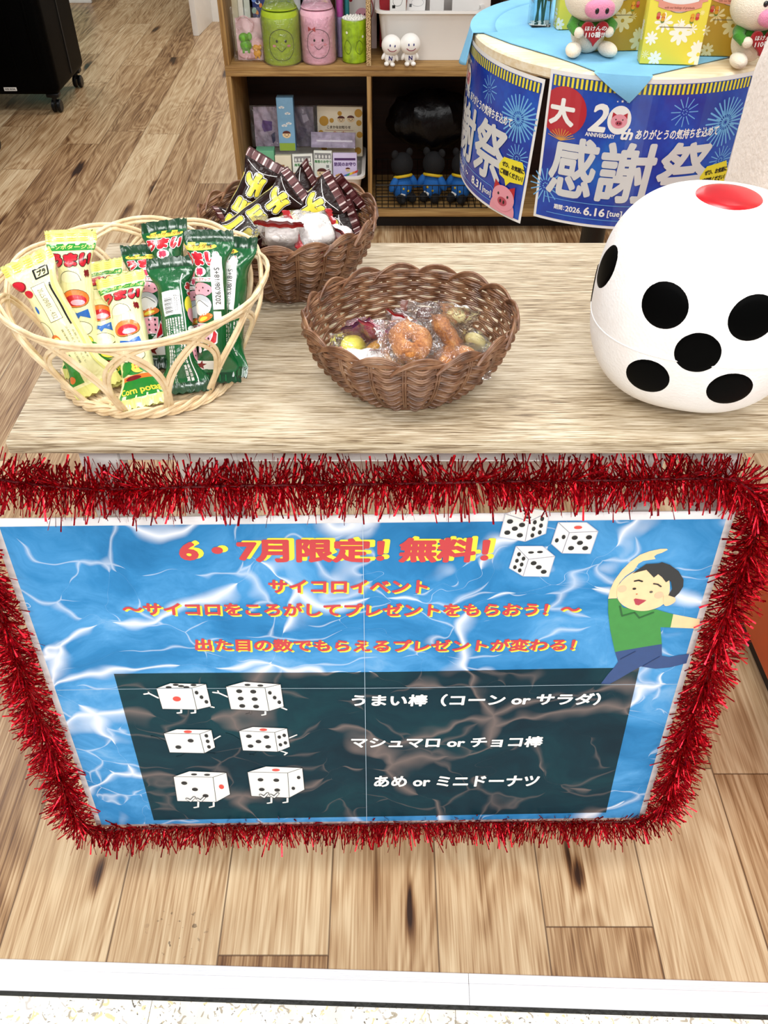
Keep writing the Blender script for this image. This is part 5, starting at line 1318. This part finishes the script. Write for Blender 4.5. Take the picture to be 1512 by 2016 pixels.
low('white_carton', 'white carton with green lettering and a capped face, left of a pair', 'box', 594, 290, .075, 40, 56, .012, '#eef0e6', mask, 5, 8, 'white cartons with green lettering', bot=.150)
low('white_carton', 'white carton with green lettering and a capped face, right of a pair', 'box', 634, 288, .092, 36, 56, .012, '#e9ece2', mask, -4, 8, 'white cartons with green lettering', bot=.155)
def lilac(pr):
    pr.put(rect(-.038, .038, .082, .090), I_('#4a2460'), 1); pr.put(text_at('防災のお守り', 0, .069, .012, .05), I_('#5a3a78'), 1)
    for k, c_ in enumerate(('#8a5ab0', '#3f6fc0', '#3fa06a', '#e6d03a', '#e8862f', '#cf3a2f')): pr.put(poly([(-.016 + k * .010, .020 + k * .0035), (-.006 + k * .010, .023 + k * .0035), (-.002 + k * .010, .032 + k * .0035), (-.012 + k * .010, .029 + k * .0035)]), I_(c_), 1)
    plain_face(pr, .010, .050, .009); pr.put(disc(-.03, .028, .006), I_('#d9a85a'), 2); pr.put(disc(-.022, .031, .006), I_('#e0b268'), 2)
low('lilac_carton', 'lilac card box with a rainbow stripe at the front right of the lower bin', 'box', 678, 288, .075, 48, 58, .012, '#d5c9ea', lilac, 0, 8, bot=.150)
q = low('flat_bag', 'clear flat bag with grey lettering lying behind the lilac box', 'bag', 655, 262, .14, 88, 28, .010, '#a99bb5', lambda pr: pr.put(rect(-.06, .07, .02, .026), I_('#e6e0ea'), 1), -3, 20, var=.3)
MB().grid(lambda u, v: V((-.08 + .16 * u, -.006 - .004 * abs(math.sin(u * 12)), .05 * v)), 20, 8).build('film', FILM, q, smooth=60)
# ---------------------------------------------------------------- lower right bay: wire basket of blue-dressed soft toys
wb = thing('wire_basket', 'dark low wire basket of blue-dressed soft toys in the dark lower bay', 'basket', (.175, SY + .16, ZL))
m = MB(); X, Y, Hh = .205, .125, .085
for z in (.003, .045, Hh): m.tube([(-X, -Y, z), (X, -Y, z), (X, Y, z), (-X, Y, z)], .0022 if z == Hh else .0015, 6, closed=True)
for i in range(19):
    x = -X + 2 * X * i / 18; m.tube([(x, -Y, Hh), (x, -Y, .003), (x, Y, .003), (x, Y, Hh)], .0013, 5)
for i in range(9):
    y = -Y + 2 * Y * i / 8; m.tube([(-X, y, Hh), (-X, y, .003), (X, y, .003), (X, y, Hh)], .0013, 5)
m.build('wire_frame', mat('#0d0d0d', .4, metal=.5), wb)
M_BLUE = mat('#1766b8', .8, bmp=.3, bscale=200); M_DK = mat('#07070b', .85, bmp=.3, bscale=200); M_BY = mat('#e0bd1e', .6)
for px, y, rz, lab in ((792, .10, 25, 'leftmost of the blue-dressed dark soft toys in the wire basket'), (852, .11, -20, 'middle blue-dressed dark soft toy with yellow buttons in the wire basket'), (908, .10, -28, 'blue-dressed dark soft toy nearest the round table in the wire basket')):
    p = at3(px, 360, SY + y)
    t = thing('soft_toy', lab, 'soft toy', (p.x, SY + y, ZL + .006), math.radians(rz), 'blue-dressed soft toys'); t.scale = (.82, .82, .88)
    MB().ball((0, 0, .055), (.046, .040, .055)).build('body', M_BLUE, t)
    MB().ball((0, .005, .145), (.050, .046, .048)).ball((-.035, .005, .19), (.016, .01, .018)).ball((.035, .005, .19), (.016, .01, .018)).build('head', M_DK, t)
    for d in (-1, 1):
        MB().ball((d * .048, -.012, .075), (.017, .018, .034), rot=rot('y', -d * 30)).build('arm', M_BLUE, t)
        MB().ball((d * .026, -.045, .020), (.019, .030, .019)).build('leg', M_DK, t)
        MB().ball((d * .012, -.039, .060 - .012 * (d > 0)), (.005, .003, .005)).build('button', M_BY, t)
    MB().tube([(.040 * math.cos(a), .036 * math.sin(a) - .002, .100 - .012 * math.sin(a)) for a in [PI + PI * i / 14 for i in range(15)]], .006, 8).build('collar', M_BY, t)
    MB().box((-.018, -.040, .030), (.026, .006, .022), rot=rot('y', 20), bev=.003).build('white_patch', mat('#eeeeea', .6), t)
t = thing('dark_bag', 'glossy black plastic bag of goods above the wire basket in the dark bay', 'bag', (.17, SY + .20, ZL + .20))
MB().ball((0, 0, .06), (.16, .09, .10), fn=lambda q: q * (1 + .10 * math.sin(q.x * 60 + q.z * 30) * math.sin(q.y * 50 + 2))).build('bag', mat('#030306', .3, bmp=.9, bscale=30, spec=.25), t)
# ================================================================ the round display table with its printed films
DC, DR, DZ = V((.533, 2.094, 0)), .339, .90
M_MAPLE = grain_mat('pale_maple', [(.36, '#d9bf92'), (.52, '#ecd8b2'), (.68, '#f7ead0')], 'x', .4, 90, 20)
rt = thing('round_table', 'round pale maple display table wrapped in two blue printed films', 'table', DC)
MB().lathe([(0, DZ - .024), (DR - .006, DZ - .024), (DR - .002, DZ - .020), (DR - .002, DZ - .004), (DR - .006, DZ), (0, DZ)], 96).build('tabletop', M_MAPLE, rt)
MB().lathe([(.03, .01), (.03, DZ - .024)], 32).build('column', mat('#15120f', .5), rt)
MB().lathe([(0, 0), (.24, 0), (.24, .008), (.05, .016), (0, .016)], 64).build('foot', mat('#2a2622', .5), rt)
# printed films: flat sheets bent round the edge of the table
def film_print_mat():
    m, nt, b = new('blue_festival_print')
    c = nd(nt, 'SeparateXYZ', {0: texco(nt)})
    n = nd(nt, 'TexNoise', {'Vector': texco(nt), 'Scale': 9.0, 'Detail': 3.0})
    chk = nd(nt, 'TexChecker', {'Vector': nd(nt, 'CombineXYZ', {0: mth(nt, 'ARCTAN2', c.outputs[0], mth(nt, 'MULTIPLY', c.outputs[1], -1.0)), 1: mth(nt, 'MULTIPLY', c.outputs[2], 2.9)}).outputs[0], 1: (1, 1, 1, 1), 2: (0, 0, 0, 1), 'Scale': 34.0}).outputs[0]
    base = ramp(nt, n.outputs[0], [(.36, '#0a2f9a'), (.55, '#0d4cba'), (.72, '#1670cc')])
    nt.links.new(mixc(nt, mth(nt, 'MULTIPLY', chk, .12), base, lin('#0a2a86')), b.inputs['Base Color'])
    b.inputs['Roughness'].default_value = .22; b.inputs['Coat Weight'].default_value = .5; b.inputs['Coat Roughness'].default_value = .1
    return m
M_FEST = film_print_mat(); M_FWHITE = mat('#f2f1ee', .22, var=.01, coat=.4)
FWD, FHT = .42, .297
G_W, G_Y, G_B, G_R, G_LB, G_GY, G_OR, G_PK = [ink(c) for c in ('#f2f2ee', '#f0e034', '#16407a', '#b8182a', '#6fb4e8', '#d8d9d8', '#d89a3a', '#e89aa8')]
def pig_face(pr, x, y, s, l):
    """a plain pink pig face"""
    for d in (-1, 1): pr.put(poly([(x + d * s * .9, y + s * 1.05), (x + d * s * .95, y + s * .25), (x + d * s * .35, y + s * .75)]), G_R, l)
    pr.put(disc(x, y, s, s * .85), G_PK, l + 1); pr.put(disc(x, y - s * .22, s * .42, s * .30), ink('#b5455a'), l + 2)
    for d in (-1, 1): pr.put(disc(x + d * s * .15, y - s * .22, s * .08, s * .13, 10), I_BLK, l + 3); pr.put(disc(x + d * s * .42, y + s * .22, s * .08, s * .10, 10), I_BLK, l + 3)
def firework(pr, x, y, r, n, l, r0=.35):
    for i in range(n):
        a = 2 * PI * i / n; pr.put(stroke([(x + r * r0 * math.cos(a), y + r * r0 * math.sin(a)), (x + r * math.cos(a), y + r * math.sin(a))], r * .07), G_LB, l)
    for i in range(max(5, n // 2)):
        a = 2 * PI * i / max(5, n // 2) + .3; pr.put(disc(x + r * .16 * math.cos(a), y + r * .16 * math.sin(a), r * .045, n=8), G_LB, l)
def festival(label, a0, tilt, flare, dr):
    t = thing('printed_film', label, 'banner', DC, group='blue printed festival films')
    ct, st_ = math.cos(tilt), math.sin(tilt)
    def wrap(u, v, h):
        """u from the film's left edge, v down from its top"""
        x, y = u * ct + v * st_ * 1.0, v * ct - u * st_
        r = DR + .0012 + dr + h + flare * (v / FHT) * (.5 + .5 * u / FWD)
        a = a0 + x / DR
        return V((r * math.sin(a), -r * math.cos(a), DZ - .003 - y))
    MB().grid(lambda i, j: wrap(i * FWD, j * FHT, 0), 60, 12).build('sheet', M_FWHITE, t, smooth=60)
    pr = Print(lambda u, v, h: wrap(u, -v, h + .0002), .00035, cut=.012, cutv=.05)
    B_ = (.006, FWD - .006, -FHT + .006, -.008)
    pr.put(rect(*B_), M_FEST, 1)
    for i in range(44): pr.put(rect(.010 + i * .0092, .0145 + i * .0092, -.0275, -.009), G_Y, 2)
    for i in range(44): pr.put(rect(.0145 + i * .0092, .0192 + i * .0092, -.0275, -.009), G_B, 2)
    firework(pr, .273, -.060, .027, 12, 2); firework(pr, .372, -.088, .046, 26, 2); firework(pr, .372, -.088, .026, 18, 3); firework(pr, .02, -.225, .035, 16, 2); firework(pr, .385, -.165, .028, 16, 2)
    pr.put(disc(.038, -.073, .047), G_R, 3, clip=B_); pr.put(text_in('大', .009, .062, -.100, -.048, bold=.045), G_W, 4)
    for i in range(11):
        a = PI * (.12 + .76 * i / 10); pr.put(stroke([(.040, -.128), (.040 + .030 * math.cos(a), -.128 + .022 * math.sin(a))], .0014), G_OR, 4)
    pr.put(text_in('2', .091, .127, -.102, -.048, bold=.03, shear=.18), G_W, 4); pr.put(disc(.149, -.076, .0225, .0270), G_W, 4); pig_face(pr, .149, -.078, .0155, 5)
    for i, (x, y, r) in enumerate(((.140, -.042, .002), (.149, -.041, .003), (.160, -.040, .0042))):
        pr.put(poly([(x + (r if k % 2 == 0 else r * .45) * math.sin(k * PI / 5), y + (r if k % 2 == 0 else r * .45) * math.cos(k * PI / 5)) for k in range(10)]), G_W, 4)
    pr.put(text_in('ANNIVERSARY', .088, .146, -.1115, -.1035, bold=.03), G_W, 5); pr.put(text_in('th', .156, .180, -.112, -.090, bold=.04, shear=.2), G_W, 8)
    pr.put(text_in('ありがとうの気持ちを込めて', .185, .359, -.111, -.091, bold=.03, shear=.1), G_W, 4)
    for s, x0, x1 in (('感', .022, .122), ('謝', .126, .238), ('祭', .242, .358)): pr.put(text_in(s, x0, x1, -.240, -.117, bold=.028, shear=.06), G_GY, 6)
    pr.put(stroke([(.02, -.247), (.325, -.247), (.338, -.255), (.338, -.279), (.03, -.279)], .0012), G_LB, 4)
    pr.put(text_in('期間：', .045, .068, -.269, -.258, bold=.03), G_W, 5); pr.put(text_in('2026.', .070, .105, -.270, -.258, bold=.03), G_W, 5); pr.put(text_in('6.16', .109, .153, -.272, -.254, bold=.03), G_W, 5); pr.put(text_in('[tue]', .158, .188, -.273, -.257, bold=.02), G_W, 5)
    pr.put(text_in('～', .206, .222, -.266, -.259, bold=.03), G_W, 5); pr.put(text_in('8.31', .245, .290, -.272, -.254, bold=.03), G_W, 5); pr.put(text_in('[mon]', .296, .328, -.273, -.257, bold=.02), G_W, 5)
    pr.put(poly([(.352, -.172), (.402, -.168), (.413, -.190), (.411, -.213), (.378, -.218), (.368, -.230), (.362, -.217), (.346, -.212), (.340, -.192)]), G_Y, 7)
    pr.put(text_in('ぜひ、お気軽に', .350, .410, -.191, -.180, bold=.05), I_BLK, 8); pr.put(text_in('ご相談ください！', .347, .409, -.208, -.196, bold=.05), I_BLK, 8)
    pr.put(disc(.366, -.285, .036, .034), G_PK, 8, clip=B_); pig_face(pr, .366, -.258, .032, 9)
    pr.build('festival_print', t)
festival('blue printed festival film around the front of the round table, behind the die', math.radians(-37.3), 0.0, 0.0, 0.0)
festival('blue printed festival film around the left side of the round table, slightly askew', math.radians(-37.3) - .428 / DR, -.05, .010, .002)
# ---------------------------------------------------------------- light blue cloth with a corner hanging over the edge
cl = thing('blue_cloth', 'light blue cloth on the round table with one corner hanging over its edge', 'cloth', DC + V((0, 0, DZ)))
M_CLOTH = mat('#7fc0e6', .85, var=.04, bmp=.15, bscale=300)
def cz(px, py): q = on_z(px, py, DZ + .0015) - DC; return V((q.x, q.y, .0018))
P = [cz(943, 62), cz(1005, 86), cz(1089, 111), cz(1131, 125), cz(1172, 141), cz(1205, 147), cz(1250, 150), cz(1283, 148), cz(1361, 130), cz(1432, 114)]
back = [V((.25, .20, .0018)), V((.05, .325, .0018)), V((-.15, .285, .0018)), V((-.30, .12, .0018))]
m = MB(); pts = P + back; n = len(pts)
tr = tessellate_polygon([[V((q.x, q.y, 0)) for q in pts]])
m.add(pts + [q + V((0, 0, .0016)) for q in pts], [list(t_) for t_ in tr] + [[i + n for i in t_][::-1] for t_ in tr] + [[i, (i + 1) % n, (i + 1) % n + n, i + n] for i in range(n)])
m.build('cloth_top', M_CLOTH, cl, smooth=30)
def over(u, v, h=0):
    """the hanging corner: across the fold, down to its tip"""
    a0 = math.atan2(P[4].x, -P[4].y); a1 = math.atan2(P[7].x, -P[7].y)
    tip = math.atan2((on_z(1240, 198, .86) - DC).x, -(on_z(1240, 198, .86) - DC).y)
    a = (a0 + (a1 - a0) * u) * (1 - v) + tip * v
    rr_ = DR + .004 + h + .004 * math.sin(PI * v); z = .0034 * (1 - v) - .046 * v
    return V((rr_ * math.sin(a), -rr_ * math.cos(a), z))
m = MB(); m.grid(lambda u, v: over(u, v), 16, 12); m.grid(lambda u, v: over(u, v, .0015), 16, 12)
r0 = [V((q.x, q.y, .0034)) for q in P[4:8]]; m.add(r0 + [over(i / 3, 0, .0015) for i in range(4)], [[i, i + 1, i + 5, i + 4] for i in range(3)])
m.build('hanging_corner', M_CLOTH, cl, smooth=40)
def drape(u, v):
    a = math.radians(-84 - 70 * u); f = .010 * math.sin(u * 15) * v + .012 * v
    rr_ = DR + .0045 + f; z = .0036 - (.052 + .014 * math.sin(u * 9 + 1) + .05 * u) * v
    return V((rr_ * math.sin(a), -rr_ * math.cos(a), z))
m = MB(); m.grid(drape, 40, 10); m.grid(lambda u, v: V(((DR + .0045) * math.sin(math.radians(-84 - 70 * u)), -(DR + .0045) * math.cos(math.radians(-84 - 70 * u)), .0036)) * (1 - v) + v * V(((DR - .05) * math.sin(math.radians(-84 - 70 * u)), -(DR - .05) * math.cos(math.radians(-84 - 70 * u)), .0036)), 40, 3)
m.build('left_drape', M_CLOTH, cl, smooth=60, thick=.0012)
DT = DZ + .0038
# ---------------------------------------------------------------- acrylic vase with stems
vp = on_z(1063, 54, DT)
vs_ = thing('acrylic_vase', 'clear square acrylic vase holding green stems on the blue cloth', 'vase', (vp.x, vp.y + .02, DT), math.radians(6))
def glass_mat():
    m, nt, b = new('clear_acrylic'); nt.nodes.remove(b)
    fr_ = nd(nt, 'Fresnel', {'IOR': 1.45}); tr = nd(nt, 'BsdfTransparent', {0: (.88, .95, .97, 1)}); gl = nd(nt, 'BsdfGlossy', {'Roughness': .03})
    nt.links.new(nd(nt, 'MixShader', {0: mth(nt, 'MULTIPLY', fr_.outputs[0], 1.4), 1: tr.outputs[0], 2: gl.outputs[0]}).outputs[0], nt.nodes['Material Output'].inputs[0]); return m
MB().box((0, 0, .075), (.042, .042, .15), bev=.001).box((0, 0, .078), (.036, .036, .146)).build('vase', glass_mat(), vs_)
M_STEM = mat('#2f6a2a', .5, var=.2)
for i, (x0, y0, x1, y1) in enumerate(((-.008, 0, .012, -.006), (.006, -.004, -.010, .004), (.010, .006, .018, .010), (-.002, .008, -.016, -.01))):
    s_m = MB().tube([(x0, y0, .006), ((x0 + x1) / 2, (y0 + y1) / 2, .09), (x1, y1, .19)], .0026, 8).build('stem', M_STEM, vs_)
    MB().ball((x1, y1, .20), (.018, .018, .012), fn=lambda q: q * (1 + .25 * math.sin(6 * math.atan2(q.y, q.x)))).build('blossom', mat('#f1e6d2', .7), s_m)
# ---------------------------------------------------------------- yellow floral gift boxes
def gift_mat(name, base, pat):
    m, nt, b = new(name); co = texco(nt)
    tot = None
    for s, sh in ((20.0, 0.0), (31.0, 3.3)):
        cv = nd(nt, 'Mapping', {0: co, 1: (sh, sh, sh)}).outputs[0]
        v = nd(nt, 'TexVoronoi', {'Vector': cv, 'Scale': s, 'Randomness': .8})
        dd = nd(nt, 'VectorMath', {0: nd(nt, 'VectorMath', {0: cv, 3: s}, operation='SCALE').outputs[0], 1: nd(nt, 'VectorMath', {0: v.outputs['Position'], 3: s}, operation='SCALE').outputs[0]}, operation='SUBTRACT').outputs[0]
        q = nd(nt, 'SeparateXYZ', {0: dd}); a = mth(nt, 'ARCTAN2', q.outputs[2], q.outputs[0])
        rd = mth(nt, 'MULTIPLY_ADD', mth(nt, 'ABSOLUTE', mth(nt, 'COSINE', mth(nt, 'MULTIPLY', a, 4.0))), .20, .22)
        f = mth(nt, 'LESS_THAN', v.outputs[0], rd); hole = mth(nt, 'GREATER_THAN', v.outputs[0], .07)
        f = mth(nt, 'MULTIPLY', f, hole); tot = f if tot is None else mth(nt, 'MAXIMUM', tot, f)
    nt.links.new(mixc(nt, tot, lin(base), lin(pat)), b.inputs['Base Color']); b.inputs['Roughness'].default_value = .4
    return m
def gift(label, px, py, yo, d, rz, mcol, tilt=0):
    p = on_z(px, py, DT)
    def prn(pr):
        H_ = d[2]; cy = H_ * .66
        pr.put(disc(0, cy, d[0] * .33, .034), G_W, 1); pr.put(stroke(disc(0, cy, d[0] * .33, .034, 40)[0][:40], .0008, True), I_('#7a5a4a'), 2)
        pr.put(text_at('THANK', 0, cy + .013, .009, .0), I_('#333333'), 3); pr.put(text_at('YOU', 0, cy + .001, .010, .0), I_('#333333'), 3)
        rib = I_('#e39a86'); pr.put(poly([(x, cy - .010 - .010 * math.cos(x * 33) ) for x in [-.040 + .08 * i / 12 for i in range(13)]] + [(x, cy - .022 - .010 * math.cos(x * 33)) for x in [.040 - .08 * i / 12 for i in range(13)]]), rib, 4)
        for s in (-1, 1): pr.put(poly([(s * .034, cy - .006), (s * .050, cy - .000), (s * .046, cy - .008), (s * .050, cy - .014), (s * .034, cy - .018)]), rib, 3)
        pr.put(text_at('with our feelings of gratitude', 0, cy - .026, .005, .0, sx=.85), I_('#7a3a2a'), 5)
        for s in (-1, 1):
            for k in range(7): pr.put(disc(s * (.030 + .006 * math.cos(k * 2.1)), cy - .042 + .006 * math.sin(k * 2.4), .0036, n=10), I_(('#c9342f', '#e0a02a', '#6f8a3a', '#d96a5a')[k % 4]), 4 + k % 2)
        pr.put(stroke([(-.030, cy - .058), (.030, cy - .058)], .001), I_('#6a5a4a'), 3)
    return carton('gift_box', label, 'gift box', (p.x, p.y + yo, DT + .0004), d, rz, tilt, mcol, prn, 'yellow floral gift boxes', bev=.0015)
GM1 = gift_mat('bright_yellow_floral_paper', '#eee04e', '#fffbea'); GM2 = gift_mat('ochre_floral_paper', '#c29a2c', '#ecdca6')
gift('bright yellow and white floral gift box leaning at the front of the blue cloth', 1318, 129, .022, (.112, .040, .185), -5, GM1, 3)
gift('ochre floral gift box standing behind the left pig plush', 1205, 102, .020, (.112, .036, .185), 4, GM2, 2)
gift('ochre floral gift box standing at the right behind the front box', 1420, 113, .022, (.112, .036, .185), -4, GM2, 2)
gift('yellow floral gift box half hidden left of the left pig plush', 1122, 60, .022, (.060, .036, .180), 6, GM1, 2)
# ---------------------------------------------------------------- pig plushes with red hearts
def plush_mat(name, col, s=380):
    m, nt, b = new(name); c = lin(col); co = texco(nt)
    n = nd(nt, 'TexNoise', {'Vector': co, 'Scale': float(s), 'Detail': 3.0})
    nt.links.new(ramp(nt, n.outputs[0], [(.3, tuple(x * .9 for x in c[:3]) + (1,)), (.7, c)]), b.inputs['Base Color'])
    b.inputs['Roughness'].default_value = .9; b.inputs['Sheen Weight'].default_value = .3
    bump(nt, b, n.outputs[0], .6, .003); return m
F_CRM, F_PNK, F_GRN, F_RED = plush_mat('cream_plush', '#f4e8d3'), plush_mat('pink_plush', '#e88fb0'), plush_mat('green_felt', '#3f8f22', 500), plush_mat('red_felt', '#b5121e', 600)
M_EYE = mat('#0a0a0a', .15, coat=.5)
def heart(s, n=40):
    return [(s * .0625 * 16 * math.sin(t) ** 3, s * .0625 * (13 * math.cos(t) - 5 * math.cos(2 * t) - 2 * math.cos(3 * t) - math.cos(4 * t))) for t in [2 * PI * i / n for i in range(n)]]
def pig(label, px, py, rz):
    p = on_z(px, py, DT)
    t = thing('pig_plush', label, 'plush toy', (p.x, p.y + .05, DT), math.radians(rz), 'pig plushes with red hearts'); t.scale = (.95, .95, .80)
    MB().ball((0, .004, .046), (.036, .034, .047)).build('body', F_CRM, t)
    hd = MB().ball((0, -.004, .125), (.060, .052, .053), p=.95).build('head', F_CRM, t)
    sn = MB().ball((0, -.055, .112), (.030, .018, .0205), p=.8).build('snout', F_PNK, hd)
    for d in (-1, 1):
        MB().ball((d * .010, -.0722, .112), (.0040, .002, .0065)).build('nostril', M_EYE, hd)
        MB().ball((d * .021, -.0505, .140), (.0052, .004, .0068)).build('eye', M_EYE, hd)
        MB().prism([(-.022, 0), (.022, 0), (.010, .030), (0, .038), (-.010, .030)], -.005, .005, fn=lambda q, d=d: rot('z', d * 20) @ (rot('y', d * 35) @ V((q.x, q.z, q.y))) + V((d * .040, 0, .160))).build('ear', F_PNK, hd, sub=1)
        MB().tube([(d * .030, -.002, .078), (d * .042, -.018, .066), (d * .034, -.032, .056)], lambda u: .0125 - .002 * u, 12).build('sleeve', F_GRN, t)
        MB().ball((d * .031, -.037, .057), (.0105, .0105, .0120)).build('hand', F_CRM, t)
        MB().ball((d * .036, -.030, .0165), (.0165, .030, .0165), rot=rot('z', d * 14)).build('leg', F_CRM, t)
    MB().ball((0, .006, .066), (.0375, .033, .024)).build('jacket', F_GRN, t)
    MB().prism(heart(.0305), -.006, .006, fn=lambda q: V((q.x, -.040 + q.z, .059 + q.y))).build('heart', F_RED, t, sub=1)
    pr = Print(lambda u, v, h: V((u, -.0468 - h, v)), .0003)
    pr.put(text_at('ほけんの', 0, .0680, .0105, .02), I_WHT, 1); pr.put(text_at('110番!!', 0, .0545, .0125, .02), I_WHT, 1); pr.build('heart_lettering', t)
pig('cream pig plush holding a red heart beside the front yellow box', 1162, 118, 4)
pig('cream pig plush holding a red heart at the right end, partly behind the big plush', 1483, 138, 12)
# ---------------------------------------------------------------- the big fluffy plush behind the die
bp_ = thing('big_plush', 'big fluffy cream-white plush sitting behind the die at the right edge', 'plush toy', (.612, 1.055, TZ))
F_BIG = plush_mat('fluffy_cream_plush', '#f6e9df', 150)
wob = lambda q: q * (1 + .010 * math.sin(q.x * 70 + q.z * 40) * math.sin(q.y * 60 + q.z * 50))
MB().ball((0, 0, .178), (.176, .098, .180), nu=72, nv=48, fn=wob, p=.5).build('body', F_BIG, bp_)
hb = MB().ball((.02, -.005, .45), (.165, .125, .140), nu=64, nv=40, fn=wob).build('head', F_BIG, bp_)
MB().ball((.02, -.128, .43), (.060, .035, .042)).build('snout', F_PNK, hb)
for d in (-1, 1):
    MB().ball((.02 + d * .055, -.118, .49), (.010, .007, .013)).build('eye', M_EYE, hb)
    MB().ball((.02 + d * .022, -.161, .43), (.008, .004, .012)).build('nostril', M_EYE, hb)
    MB().ball((.02 + d * .11, .01, .575), (.045, .016, .055), rot=rot('y', d * 30)).build('ear', F_PNK, hb)
    MB().ball((.0 + d * .085, -.06, .05), (.05, .07, .05)).build('leg', F_BIG, bp_)
